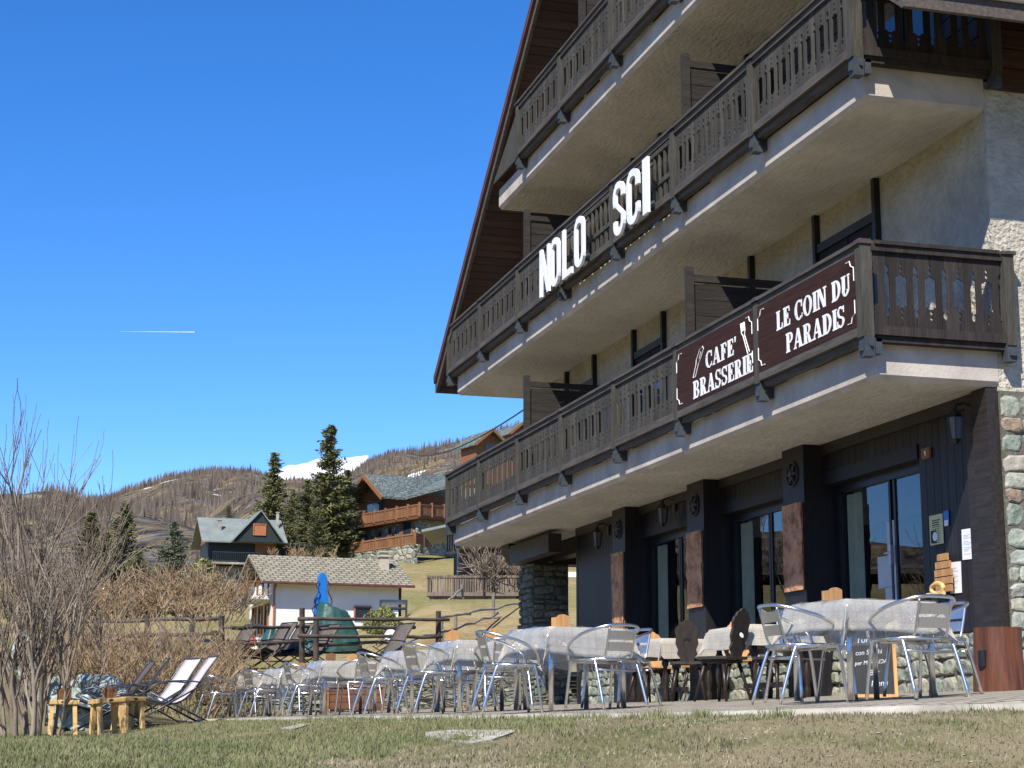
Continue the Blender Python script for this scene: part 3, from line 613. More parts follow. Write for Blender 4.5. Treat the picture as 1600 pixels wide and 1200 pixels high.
# upper walls
mb = MB(); mb.box((WW,13.84,3.06), (WW+.3,29.2,6.04)); hp(mb, 'stucco_wall', X['stucco'])
mb = MB()
def gz(u): return min(6.19+.757*(u-12.65), 6.03+.757*(30.2-u)) - .06
rows = []
mb.prism([(13.84,6.045),(29.2,6.045),(29.2,gz(29.2)),(21.3,gz(21.3)),(13.84,gz(13.84))], (WW+.02,0,0), (0,1,0), (0,0,1), (1,0,0), .25)
hp(mb, 'gable_wall', X['darkwood'])
mb = MB(); zz = 6.1
while zz < 12.3:
    u0 = max(13.84, 12.65+(zz+.2-6.19+.06)/.757); u1 = min(29.2, 30.2-(zz+.2-6.03+.06)/.757)
    if u1-u0 > .5: mb.box((WW-.012,u0,zz), (WW+.019,u1,zz+.185))
    zz += .2
hp(mb, 'wall_boarding', X['darkwood'])
# end wall: rubble below, roughcast above, boards at the top
mb = MB(); mb.box((WW-.0+.0,13.795,-.2), (15,13.83,3.02)); mb.box((WW+.1,13.83,-.2),(15,14.0,3.02)); rw_ = hp(mb, 'rubble_end_wall', X['mortar']); mb = MB(); stones(mb, (WW-.01,13.795,.1), (1,0,0), (0,-1,0), 3.2, 2.9, .12, .23, .15, .34, .026, 6); mb.build('facing_stones', X['rubble'], rw_, world=True)
mb = MB(); mb.box((WW+.001,13.80,3.022), (20,14.1,5.95)); hp(mb, 'roughcast_end_wall', X['rough'])
mb = MB(); mb.box((WW+.13,13.76,5.952), (20,14.1,7.0))
for i in range(5): mb.box((WW+.13,13.735,5.97+i*.2), (20,13.759,5.97+i*.2+.185))
hp(mb, 'boarded_end_wall', X['soffitwood'])
mb = MB(); mb.box((WW+.3,29.0,3.0), (20,29.2,6.2)); mb.box((19.8,14.1,0), (20,29,8)); mb.box((12.6,26.3,0),(20,26.4,3)); hp(mb, 'back_walls', X['rough'])
# balcony doors on first and second floors
def balc_door(a, b, z0, ztop, zl):
    mb = MB(); mb.box((WW-.07,a-.07,z0), (WW+.02,a+.0,ztop)); mb.box((WW-.07,b,z0), (WW+.02,b+.07,ztop)); mb.box((WW-.055,a+.001,zl-.1), (WW+.02,b-.001,zl))
    d = hp(mb, 'balcony_door', X['frame'])
    mb = MB(); mb.box((WW-.02,a+.001,z0),(WW-.004,b-.001,zl-.101)); mb.box((WW-.035,(a+b)/2-.04,z0),(WW-.021,(a+b)/2+.04,zl-.101)); mb.build('door_leaf', X['room'], d, world=True)
    for p, q in ((a+.12,(a+b)/2-.1),((a+b)/2+.1,b-.12)):
        mb = MB(); mb.box((WW-.028,p,z0+.5),(WW-.022,q,zl-.25)); mb.build('pane', X['windowglass'], d, world=True)
for a, b in ((15.98,17.35),(19.24,20.7),(22.30,23.45),(25.35,26.70)): balc_door(a, b, 3.38, 5.715, 5.36)
for a, b in ((14.6,15.9),(19.2,20.5),(22.3,23.4)): balc_door(a, b, 6.06, 8.35, 8.0)
# roof
VW = 7.2
def roofpart(a, b, name, m, off=0, t=.05, w0=VW, w1=20.5, side=None):
    mb = MB(); (u0, z0), (u1, z1) = a, b; mb.prism([(u0,z0+off),(u1,z1+off),(u1,z1+off+t),(u0,z0+off+t)], (w0,0,0), (0,1,0), (0,0,1), (1,0,0), w1-w0); return hp(mb, name, m)
LE, RE, TP = (30.25, 6.0), (12.78, 6.24), (21.36, 12.73)
for a in (LE, RE):
    roofpart(a, TP, 'roof', X['roofmetal'], .17, .06, VW-.05)
    mb = MB(); L = hypot(TP[0]-a[0], TP[1]-a[1]); n = int(L/.16); ux, uz = (TP[0]-a[0])/L, (TP[1]-a[1])/L
    for i in range(n):
        s0, s1 = i*L/n, (i+1)*L/n-.01
        mb.prism([(a[0]+ux*s0,a[1]+uz*s0+.03),(a[0]+ux*s1,a[1]+uz*s1+.03),(a[0]+ux*s1,a[1]+uz*s1+.07),(a[0]+ux*s0,a[1]+uz*s0+.07)], (VW+.06,0,0), (0,1,0), (0,0,1), (1,0,0), 13)
    hp(mb, 'roof_soffit', X['soffitwood'])
    mb = MB(); mb.prism([(a[0],a[1]-.05),(TP[0],TP[1]-.05),(TP[0],TP[1]+.168),(a[0],a[1]+.168)], (VW-.0,0,0), (0,1,0), (0,0,1), (1,0,0), .055); hp(mb, 'verge_board', X['verge'])
    mb = MB(); mb.prism([(a[0],a[1]+.10),(TP[0],TP[1]+.10),(TP[0],TP[1]+.19),(a[0],a[1]+.19)], (VW-.045,0,0), (0,1,0), (0,0,1), (1,0,0), .042); hp(mb, 'verge_flashing', X['roofmetal'])
sg = -1
mb = MB(); mb.box((VW,RE[0]-.05,RE[1]-.06), (20.5,RE[0]-.001,RE[1]+.16)); hp(mb, 'eave_board', X['verge'])
mb = MB(); mb.box((VW,LE[0]+.001,LE[1]-.06), (20.5,LE[0]+.05,LE[1]+.16)); hp(mb, 'eave_board', X['verge'])
mb = MB(); mb.tube([(VW+.1,RE[0]-.07,RE[1]+.14),(20.4,RE[0]-.07,RE[1]+.14)], .045, 8); hp(mb, 'gutter', X['alud'])
# panel closing the gap between the top balcony and the roof
mb = MB(); mb.prism([(24.97,8.76),(26.5,8.76),(24.97,9.6)], (7.24,0,0), (0,1,0), (0,0,1), (1,0,0), .03); hp(mb, 'gable_infill', X['rail'])
# beam and stone pillar at the far corner
mb = MB(); mb.box((9.0,28.7,.2), (9.62,29.6,2.86)); mb.box((8.95,28.65,.2),(9.67,29.65,.36)); mb.box((9.01,28.71,.37),(9.61,29.59,2.855)); 
P0 = atu(824,900,28.75).x; P1 = atu(889,900,28.75).x
mb = MB(); rng = random.Random(8); z = .2
while z < 2.8:
    h = rng.uniform(.07,.15); j = [rng.uniform(-.025,.025) for _ in range(4)]
    z += h
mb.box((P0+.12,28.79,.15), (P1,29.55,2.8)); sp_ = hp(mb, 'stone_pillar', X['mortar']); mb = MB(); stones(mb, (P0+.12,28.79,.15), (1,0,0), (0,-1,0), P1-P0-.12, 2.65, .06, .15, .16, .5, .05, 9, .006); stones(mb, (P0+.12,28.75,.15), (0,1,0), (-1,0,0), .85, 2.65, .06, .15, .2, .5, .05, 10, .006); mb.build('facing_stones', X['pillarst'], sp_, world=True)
q0 = atu(797,852,28.7).x
mb = MB(); mb.prism([(q0-.02,2.98),(q0+.12,2.72),(P1+.35,2.72),(P1+.35,3.03),(q0-.02,3.05)], (0,28.72,0), (1,0,0), (0,0,1), (0,1,0), .5); mb.beam((P0+.5,27.0,2.9),(P0+.5,28.7,2.9),.25,.25); mb.beam((P0-.25,28.6,2.84),(P0-.25,26.35,2.84),.22,.3)
hp(mb, 'pillar_beam', X['beamdark'])
exec_later = []
# ------------------------------------------------------------ lettering (stroke-built)
def ring(cx, cy, rx, ry, tx, ty, a0, a1, n=14):
    out = []
    for i in range(n):
        a, b = radians(a0+(a1-a0)*i/n), radians(a0+(a1-a0)*(i+1)/n)
        out.append([(cx+rx*cos(a),cy+ry*sin(a)),(cx+rx*cos(b),cy+ry*sin(b)),(cx+(rx-tx)*cos(b),cy+(ry-ty)*sin(b)),(cx+(rx-tx)*cos(a),cy+(ry-ty)*sin(a))])
    return out
def rc(x0, y0, x1, y1): return [(x0,y0),(x1,y0),(x1,y1),(x0,y1)]
T_, t_, sh, se = .26, .095, .085, .06
def stem(x, y0=0, y1=1, top=True, bot=True, w=T_):
    o = [rc(x, y0, x+w, y1)]
    if top: o.append(rc(x-se, y1-sh, x+w+se, y1))
    if bot: o.append(rc(x-se, y0, x+w+se, y0+sh))
    return o
def glyph(c):
    if c == 'I': return stem(.07), .36
    if c == 'L': return stem(.07)+[rc(.2,0,.66,t_), [(.55,0),(.66,0),(.66,.30),(.6,.30)]], .70
    if c in 'EF':
        o = stem(.07, bot=True)+[rc(.2,1-t_,.64,1), [(.53,1),(.64,1),(.64,.72),(.59,.72)], rc(.2,.47,.48,.47+t_), rc(.42,.36,.49,.66)]
        if c == 'E': o += [rc(.2,0,.66,t_), [(.55,0),(.66,0),(.68,.3),(.62,.3)]]
        return o, .71
    if c in 'PRB':
        o = stem(.07)+[rc(.2,1-t_,.42,1), rc(.2,.44,.42,.44+t_)]+ring(.40,.72,.28,.28,.17,t_,-90,90,10)
        if c == 'R': o += [[(.36,.46),(.52,.50),(.74,.0),(.50,.0)], rc(.66,0,.82,sh)]; return o, .83
        if c == 'B': o += [rc(.2,0,.44,t_)]+ring(.42,.265,.32,.265,.19,t_,-90,90,10); return o, .79
        return o, .72
    if c == 'D': return stem(.07)+[rc(.2,1-t_,.38,1), rc(.2,0,.38,t_)]+ring(.36,.5,.44,.5,.22,t_,-90,90,16), .84
    if c == 'O': return ring(.43,.5,.43,.52,.22,.09,0,360,26), .88
    if c == 'C': return ring(.43,.5,.43,.52,.22,.09,48,312,20)+[[(.66,.62),(.74,.62),(.74,.98),(.69,.98)],[(.66,.1),(.72,.06),(.76,.3),(.70,.3)]], .80
    if c == 'S': return ring(.33,.735,.29,.285,.15,.10,30,270,14)+ring(.33,.255,.31,.275,.16,.10,-150,90,14)+[rc(.56,.68,.62,1.0), rc(.03,0,.09,.34)], .68
    if c == 'U': return stem(.07,.3,1,bot=False)+stem(.60,.3,1,bot=False,w=.09)+ring(.38,.31,.31,.33,.2,.1,180,360,14), .80
    if c == 'N': return stem(.09,w=.10,top=False)+[rc(.0,1-sh,.2,1), [(.07,1),(.33,1),(.82,.0),(.60,.0)], rc(.71,0,.81,1), rc(.62,1-sh,.90,1)], .93
    if c == 'A': return [[(.35,1),(.53,1),(.82,0),(.57,0)], [(.38,1),(.44,.88),(.17,0),(.07,0)], rc(.2,.27,.6,.27+t_), rc(0,0,.26,sh), rc(.50,0,.90,sh)], .90
    if c == "'": return [[(.05,1.02),(.19,1.02),(.15,.7),(.09,.7)]], .22
    return [], .36
def width(s, h, sx): return sum(glyph(c)[1]+.05 for c in s)*h*sx
def write(mb, s, cy, cz, h, total, w, slant=0.0):
    sx = total/max(.01, width(s, h, 1)); x = 0; i = 0
    for c in s:
        ps, wd = glyph(c)
        for p in ps:
            i += 1
            q = [((x+a*h)*sx, b*h) for a, b in p]
            mb.prism(q, (w, cy+total/2, cz-h/2), (0,-1,0), (0,0,1), (-1,0,0), .003+(i % 9)*.00035)
        x += (wd+.05)*h
def corner(mb, y, z, sy, sz, w):
    P = [(.15,0),(.075,0),(.055,.05),(0,.075),(0,.20)]
    mb.tube([(w-.004, y-sy*p[0], z-sz*p[1]) for p in P], .006, 4)
def signboard(u0, u1, label, lines, icons=False):
    w = 7.185; zc = 3.85; e = empty('sign_board', (w, (u0+u1)/2, 3.49), label, 'sign')
    mb = MB(); mb.box((w,u0+.062,3.525),(w+.03,u1-.062,4.215)); mb.build('panel', X['sign'], e, world=True)
    mb = MB()
    for s, y, z, h, tot in lines: write(mb, s, y, z, h, tot, w-.001)
    mb.build('lettering', X['white'], e, world=True)
    m = .075
    for sy, sz in ((1,1),(1,-1),(-1,1),(-1,-1)):
        mb = MB(); corner(mb, (u1-m) if sy > 0 else (u0+m), 3.87+sz*.29, sy, sz, w); mb.build('corner_mark', X['white'], e, world=True)
    if icons:
        mb = MB(); y0, z0 = 17.72, 3.96
        pts = [(0,-.2),(.03,-.2),(.055,-.02),(.075,.04),(.10,.16),(.085,.2),(.05,.18),(.02,.05),(.02,-.02),(0,-.2)]
        mb.tube([(w-.004, y0-p*2.3-(q+.2)*.25, z0+q*.75) for p, q in pts], .006, 4); mb.tube([(w-.004,y0-.19,z0+.03),(w-.004,y0-.24,z0+.10)],.005,4); mb.build('knife', X['white'], e, world=True)
        mb = MB(); y0, z0 = 16.36, 3.99
        for k in range(4): mb.tube([(w-.004, y0-.0-k*.022, z0+.14),(w-.004, y0-.02-k*.022, z0+.05)], .006, 4)
        mb.tube([(w-.004,y0+.012,z0+.14),(w-.004,y0-.01,z0+.03),(w-.004,y0-.045,z0-.0),(w-.004,y0-.16,z0-.22),(w-.004,y0-.2,z0-.2),(w-.004,y0-.085,z0+.0),(w-.004,y0-.10,z0+.05),(w-.004,y0-.085,z0+.14)], .006, 4)
        mb.build('fork', X['white'], e, world=True)
signboard(U[0], U[1], 'dark brown sign board with white lettering LE COIN DU PARADIS on the lowest balcony', [('LE COIN DU', 14.68, 3.955, .195, 1.62), ('PARADIS', 14.64, 3.685, .195, 1.28)])
signboard(U[1], U[2], 'dark brown sign board with white lettering CAFE BRASSERIE between outlined knife and fork', [("CAFE'", 16.92, 3.93, .185, .86), ('BRASSERIE', 16.90, 3.665, .20, 1.66)], True)
# big white box letters on the second balcony
def big(c, W_):
    h = 1.0; k = .235*W_
    def cap(cy, r, a0, a1): return ring(W_/2, cy, W_/2, r, k, .13, a0, a1, 10)
    if c == 'N': k *= .8; return [rc(0,0,k,1), rc(W_-k,0,W_,1), [(0,1),(k*1.1,1),(W_,0),(W_-k*1.1,0)]]
    if c == 'O': return cap(.78,.22,0,180)+cap(.22,.22,180,360)+[rc(0,.22,k,.78), rc(W_-k,.22,W_,.78)]
    if c == 'L': return [rc(0,0,k,1), rc(k,0,W_,.13)]
    if c == 'I': return [rc(0,0,W_,1)]
    if c == 'C': return cap(.78,.22,0,180)+cap(.22,.22,180,360)+[rc(0,.22,k,.78), rc(W_-k,.66,W_,.78), rc(W_-k,.22,W_,.34)]
    if c == 'S': return cap(.78,.22,0,180)+cap(.22,.22,180,360)+[rc(0,.64,k,.78), rc(W_-k,.70,W_,.78), rc(0,.22,k,.30), rc(W_-k,.22,W_,.36), [(0,.64),(k,.64),(W_,.36),(W_-k,.36)], [(0,.66),(k,.64),(k,.58),(.02,.56)]]
nolo = empty('letter_sign', (7.05, 21, 6.0), 'big white box letters NOLO SCI mounted on the middle balcony railing', 'sign')
for c, x0, x1, yb, yt in (('N',836,851,465,393),('O',853,869,449,374),('L',871,889,438,363),('O',890,908,420,342),('S',951,971,368,267),('C',972,995,350,258),('I',997,1007,334,249)):
    a = atw(x0, 400, 6.98).y; b = atw(x1, 400, 6.98).y; b = a-(a-b)*(.95 if c == 'N' else .80); z0, z1 = 6.03, 6.73; mb = MB(); W_ = (a-b)/(z1-z0)
    for i, p in enumerate(big(c, W_)): mb.prism([(x*(z1-z0), y*(z1-z0)) for x, y in p], (7.08, a, z0), (0,-1,0), (0,0,1), (-1,0,0), .035+(i % 7)*.0006)
    mb.build('letter', X['white'], nolo, world=True)
mb = MB(); mb.box((7.081,21.1,6.12),(7.11,23.35,6.15)); mb.box((7.081,21.1,6.60),(7.11,23.35,6.63)); mb.box((7.081,18.65,6.12),(7.11,20.05,6.15)); mb.box((7.081,18.65,6.60),(7.11,20.05,6.63))
for u in (21.3,23.1,18.9,19.9): mb.box((7.111,u,6.1),(7.20,u+.03,6.14))
mb.build('mounting_rail', X['bracket'], nolo, world=True)
# ------------------------------------------------------------ wall lamps, notices, number plate
def lantern(px, py, label):
    p = atw(px, py, 8.40); e = empty('wall_lantern', p, label, 'wall lamp', 'black lanterns on the dark siding')
    mb = MB(); mb.tube([(.17,0,.20),(.10,0,.24),(.02,0,.22),(0,0,.17)], .012, 6); mb.lathe((0,0,.1), [(.08,0),(.075,.01),(.03,.06),(.01,.09)], 6); mb.lathe((0,0,-.16), [(.015,0),(.03,.02),(.055,.045)], 6)
    mb.box((.165,-.05,.06),(.19,.05,.28))
    for k in range(6): a = pi*k/3; mb.tube([(.055*cos(a),.055*sin(a),-.115),(.078*cos(a),.078*sin(a),.1)], .006, 4)
    mb.build('lantern_frame', X['frame'], e)
    mb = MB(); mb.lathe((0,0,-.11), [(.048,0),(.068,.205)], 6); mb.build('lantern_glass', X['lampglass'], e)
lantern(1493, 668, 'black wall lantern beside the house number, nearest the stone corner')
lantern(1035, 805, 'black wall lantern above the middle glass door')
lantern(933, 842, 'black wall lantern on the far siding next to the stone pillar')
def plate(name, x0, x1, y0, y1, w, m, label, cat, t=.006, rot=0):
    c = atw((x0+x1)/2, (y0+y1)/2, w); a = atw(x0, (y0+y1)/2, w).y; b = atw(x1, (y0+y1)/2, w).y; z1 = atw((x0+x1)/2, y0, w).z; z0 = atw((x0+x1)/2, y1, w).z
    mb = MB(); mb.box((w-t, b, z0), (w, a, z1)); o = mb.build(name, m, loc=(w, (a+b)/2, z0)); o.rotation_euler = (rot,0,0); tag(o, label, cat); return o, a, b, z0, z1
o, a, b, z0, z1 = plate('number_plate', 1442, 1455, 700, 717, 8.585, X['orangewood'], 'small wooden house number plate reading 1', 'number plate', .02)
mb = MB(); mb.box((8.562,(a+b)/2-.009,z0+.03),(8.5645,(a+b)/2+.009,z1-.03)); mb.box((8.562,(a+b)/2+.0095,z1-.05),(8.5644,(a+b)/2+.02,z1-.036)); mb.build('numeral', X['paper'], o, world=True)
for x0, x1, y0, y1, lab, m in ((1503,1523,826,874,'white paper notice pinned highest on the siding beside the stone wall','paper'),(1482,1502,878,927,'white paper notice pinned lower on the siding left of the other sheet','paper')):
    o, a, b, z0, z1 = plate('paper_notice', x0, x1, y0, y1, 8.584, X[m], lab, 'notice', .002, radians(1.5))
    o['group'] = 'paper notices on the siding'
    mb = MB(); n = 14
    for i in range(n):
        z = z1-.04-(z1-z0-.08)*i/n; mb.box((8.5805, b+.05+.03*((i*7) % 3), z-.004), (8.5815, a-.03, z)) if i % 4 else None
    mb.build('text_lines', mat('grey_print', (.45,.46,.5)), o, world=True)
X['poster'] = mat('pale_yellow_poster', (.50,.50,.25), (.56,.56,.31), 4, .7)
o, a, b, z0, z1 = plate('poster', 1453, 1474, 804, 851, 8.584, X['poster'], 'yellow green information poster with a dark round picture at its foot', 'poster', .003)
mb = MB(); 
for i in range(13): z = z1-.05-i*.022; mb.box((8.5795,b+.05+(.02 if i % 3 else 0),z-(.010 if i < 3 else .005)),(8.5805,a-.05,z))
mb.box((8.5795,b+.13,z0+.02),(8.5805,a-.02,z0+.14)); mb.build('printing', X['ink'], o, world=True)
mb = MB(); mb.tube([(8.5794,a-.10,z0+.08),(8.5785,a-.10,z0+.08)], .045, 16); mb.build('round_picture', X['paper'], o, world=True)
o, a, b, z0, z1 = plate('blue_sticker', 1475, 1483, 798, 817, 8.582, X['blue'], 'small blue rounded sticker right of the yellow poster', 'sticker', .006)
mb = MB(); mb.box((8.574,b+.01,z0-.03),(8.5755,a-.01,z0+.025)); mb.build('white_tip', X['paper'], o, world=True)
for x0, x1, y0, y1, lab in ((1386,1402,813,868,'upper sheet of paper taped inside the nearest glass door'),(1372,1403,868,918,'wide sheet of paper taped inside the nearest glass door, in the middle'),(1384,1406,916,942,'lowest sheet of paper taped inside the nearest glass door')):
    o, *_ = plate('door_paper', x0, x1, y0, y1, 8.7235-.001*(y0 % 3), X['doorpaper'], lab, 'paper', .002); o['group'] = 'papers on the glass door'
# slatted wooden plaque with a turned wooden ring on a bracket
p = atw(1465, 928, 8.45); e = empty('wooden_plaque', p, 'slatted honey coloured wooden plaque with round top beside the door', 'plaque')
mb = MB()
for i in range(5): hw = (.14,.15,.15,.13,.09)[i]; mb.box((.06,-hw,.02+i*.075),(.085,hw,.085+i*.075))
mb.build('slats', X['stoolbox'], e); mb = MB(); mb.box((.087,-.02,-.02),(.12,.02,.36)); mb.build('backing', X['carved'], e)
mb = MB(); mb.tube([(.0,.11*cos(2*pi*i/16),.05+.05*sin(2*pi*i/16)) for i in range(17)], .022, 7, cap=False); mb.tube([(.0,.2,0),(.0,.05,.0),(.0,-.12,.0)], .02, 7); mb.build('rope_ring', X['yellow'], e)
# ------------------------------------------------------------ terrace furniture
def make_chair():
    e = empty('aluminium_chair', (0,0,0), 'x', 'chair', 'aluminium terrace chairs')
    hoop = smooth_path([(-.235,.235,.445),(-.272,.20,.56),(-.285,.05,.645),(-.262,-.14,.70),(-.16,-.262,.738),(0,-.29,.745),(.16,-.262,.738),(.262,-.14,.70),(.285,.05,.645),(.272,.20,.56),(.235,.235,.445)], 5)
    mb = MB(); mb.tube(hoop, .0135, 8); mb.tube([(-.235,.235,.443),(.235,.235,.443)], .0125, 8); mb.tube([(-.21,-.18,.443),(.21,-.18,.443)], .0125, 8)
    for s in (-1,1):
        mb.tube([(s*.235,.235,.443),(s*.24,.0,.437),(s*.21,-.18,.443)], .0125, 8)
        mb.tube(smooth_path([(s*.15,-.13,.437),(s*.15,-.19,.47),(s*.15,-.225,.58),(s*.15,-.262,.73)], 4), .011, 7)
    mb.build('frame', X['alu'], e, smooth=True)
    for s in (-1,1):
        mb = MB(); mb.tube(smooth_path([(s*.255,.262,0),(s*.238,.205,.40),(s*.232,.16,.430),(s*.23,.03,.430)], 4), .0135, 8); mb.build('leg', X['alu'], e, smooth=True)
        mb = MB(); mb.tube(smooth_path([(s*.25,-.30,0),(s*.236,-.17,.385),(s*.232,-.12,.425),(s*.23,.029,.4305)], 4), .0135, 8); mb.build('leg', X['alu'], e, smooth=True)
    mb = MB()
    for i in range(6):
        y = -.155+i*.068; rows = [[(-.212+.424*k/8, y+d, .455-.018*sin(pi*k/8)+h) for k in range(9)] for d, h in ((0,-.004),(0,.003),(.056,.003),(.056,-.004),(0,-.004))]
        mb.sheet(rows)
    mb.build('seat', X['alud'], e, smooth=False)
    mb = MB()
    for z in (.515,.615):
        rows = [[(-.14+.28*k/6, -.212-(z-.5)*.22-.018*sin(pi*k/6)-d-(zz)*.22, z+zz) for k in range(7)] for d, zz in ((0,0),(0,.078),(.006,.078),(.006,0),(0,0))]
        mb.sheet(rows)
    mb.build('backrest', X['alud'], e, smooth=False)
    mb = MB(); mb.tube([(-.23,.11,.42),(.23,.11,.42)], .009, 6); mb.tube([(-.235,-.15,.35),(.235,-.15,.35)], .009, 6); mb.build('stretcher', X['alu'], e, smooth=True)
    return e
def make_table():
    e = empty('aluminium_table', (0,0,0), 'x', 'table', 'aluminium terrace tables')
    mb = MB(); mb.box((-.40,-.40,.715),(.40,.40,.742)); mb.build('tabletop', X['alud'], e, bevel=.006)
    for i, j in ((-1,-1),(1,-1),(1,1),(-1,1)):
        mb = MB(); mb.tube([(i*.372,j*.372,0),(i*.368,j*.368,.714)], .024, 10); mb.build('leg', X['alu'], e, smooth=True)
    mb = MB(); mb.tube([(-.35,-.35,.66),(.35,.35,.66)], .012, 6); mb.build('brace', X['alu'], e, smooth=True)
    return e
def drape(a, b, h, z, seed, wav=.014, corner=.42, shear=0.0, out=.02, crumple=0.0, hc=1.0):
    """cloth over a rectangle of half sizes a, b hanging h; returns MB and uv"""
    rng = random.Random(seed); ph = [rng.uniform(0, 6) for _ in range(8)]
    def axis(c):
        k = 8; return [-c-h+h*i/k for i in range(k)] + [-c+2*c*i/10 for i in range(11)] + [c+h*(i+1)/k for i in range(k)]
    us, vs = axis(a), axis(b); rows = []; uv = []
    for t in vs:
        row = []
        for s in us:
            ds, dt = max(0, abs(s)-a), max(0, abs(t)-b); sx = 1 if s > 0 else -1; sy = 1 if t > 0 else -1
            cx, cy = max(-a, min(a, s)), max(-b, min(b, t)); m, Mx = min(ds, dt), max(ds, dt)
            hh = 1+.10*sin(s*3+ph[0])+.08*sin(t*4+ph[1])
            w = wav*(ds+dt)/h
            if ds > 0 and dt > 0:
                x = cx+sx*(out+corner*m+.10*ds); y = cy+sy*(out+corner*m+.10*dt); zz = -(Mx*.92+.42*m*hc)
            elif ds > 0: x = cx+sx*(out*min(1,ds*20)+.05*ds+w*(1+sin(t*19+ph[2]))); y = cy; zz = -ds*.97*hh
            elif dt > 0: x = cx; y = cy+sy*(out*min(1,dt*20)+.05*dt+w*(1+sin(s*17+ph[3]))); zz = -dt*.97*hh
            else: x, y, zz = cx, cy, .002*sin(s*9+ph[4])*sin(t*8+ph[5])
            if crumple: x += crumple*noise.noise(Vector((s*9,t*9,seed))); y += crumple*noise.noise(Vector((s*9,t*9,seed+5))); zz += crumple*.5*noise.noise(Vector((s*7,t*7,seed+9)))
            row.append((x, y, z+zz)); uv.append((s+.5, t+.5))
        rows.append(row)
    mb = MB(); mb.sheet(rows); return mb, uv
def put_uv(o, uv):
    ul = o.data.uv_layers.new(name='uv')
    for l in o.data.loops: ul.data[l.index].uv = uv[l.vertex_index]
chair0, table0 = make_chair(), make_table(); used = [0, 0]
def new(proto, i):
    if used[i] == 0: used[i] = 1; return proto
    return copy_tree(proto)
ROT = radians(7)
def rot(v, a): return Vector((v[0]*cos(a)-v[1]*sin(a), v[0]*sin(a)+v[1]*cos(a), 0))
TB = [ # foot px, depth, name phrase, chairs (side, extra angle, dx)
 (1330,1097,12.9,'nearest table', [('front',4,.05),('left',-6,0),('right',8,0),('back',0,-.12)]),
 (858,1106,15.6,'second table from the right, left of the stone pillar legs', [('front',10,.06),('left',-12,0),('right',14,.05)]),
 (721,1112,18.2,'third table', [('front',-6,.04),('left',6,0),('back',10,0)]),
 (640,1114,20.9,'fourth table', [('left',-4,0),('back',0,.0),('right',5,0)]),
 (508,1117,24.3,'fifth table', [('front',6,.08),('left',0,0),('right',-4,0),('back',8,0)]),
 (438,1119,27.9,'sixth table', [('front',-4,0),('left',4,0),('back',0,0)]),
 (375,1120,31.2,'farthest table', [('left',-6,0),('front',6,0),('back',0,.0)])]
NM = ['the nearest terrace table','the second nearest terrace table','the third terrace table from right','the fourth terrace table from right','the fifth terrace table from right','the second farthest terrace table','the farthest terrace table']
SD = {'front':(( 0,-.60),0,'with its back to the camera, before '),'left':((-.60,0),-90,'seen from its side, left of '),'right':((.60,0),90,'on the building side of '),'back':((0,.60),180,'facing the camera, behind ')}
TC = []
for i, (px, py, d, nm, chs) in enumerate(TB):
    f = at(px, py, d); c = f + rot((.372,.372), ROT); c.z = patio_z(c.x, c.y); a = ROT + radians((0,2,-3,3,-2,4,0)[i]); TC.append((c, a))
    place(new(table0, 1), c, a, 'square aluminium table under cloth and plastic, ' + NM[i])
    mb, uv = drape(.405, .405, .25, .748, i, corner=.30, crumple=.006); o = mb.build('tablecloth', X['cloth'], smooth=True); put_uv(o, uv); place(o, c, a)
    tag(o, 'beige plaid cloth with hanging corners on ' + NM[i], 'tablecloth', 'plaid cloths on the terrace tables')
    so_ = o.modifiers.new('thickness', 'SOLIDIFY'); so_.thickness = .003
    mb, uv = drape(.409, .409, .38, .7525, 20+i, wav=.028, corner=.16, out=.034, crumple=.03, hc=1.2); o = mb.build('plastic_cover', X['plastic'], smooth=True); place(o, c, a)
    tag(o, 'clear plastic sheet draped over ' + NM[i], 'table cover', 'clear plastic covers on the terrace tables')
    for side, ex, dx in chs:
        of, ra, ph = SD[side]; v = Vector((of[0], of[1], 0)); v = v + Vector((dx,0,0)) if side in ('front','back') else v + Vector((0,dx,0))
        p = c + rot(v*(1.0+.06*sin(i*3+ra)), a); p.z = patio_z(p.x, p.y)
        place(new(chair0, 0), p, a+radians(ra+ex), 'shiny aluminium chair ' + ph + NM[i])
# extra chair pulled back on the left end
p = at(338, 1120, 30.2); p.z = patio_z(p.x, p.y); place(copy_tree(chair0), p, radians(-70), 'shiny aluminium chair at the far left end of the row, against the dry stone wall')
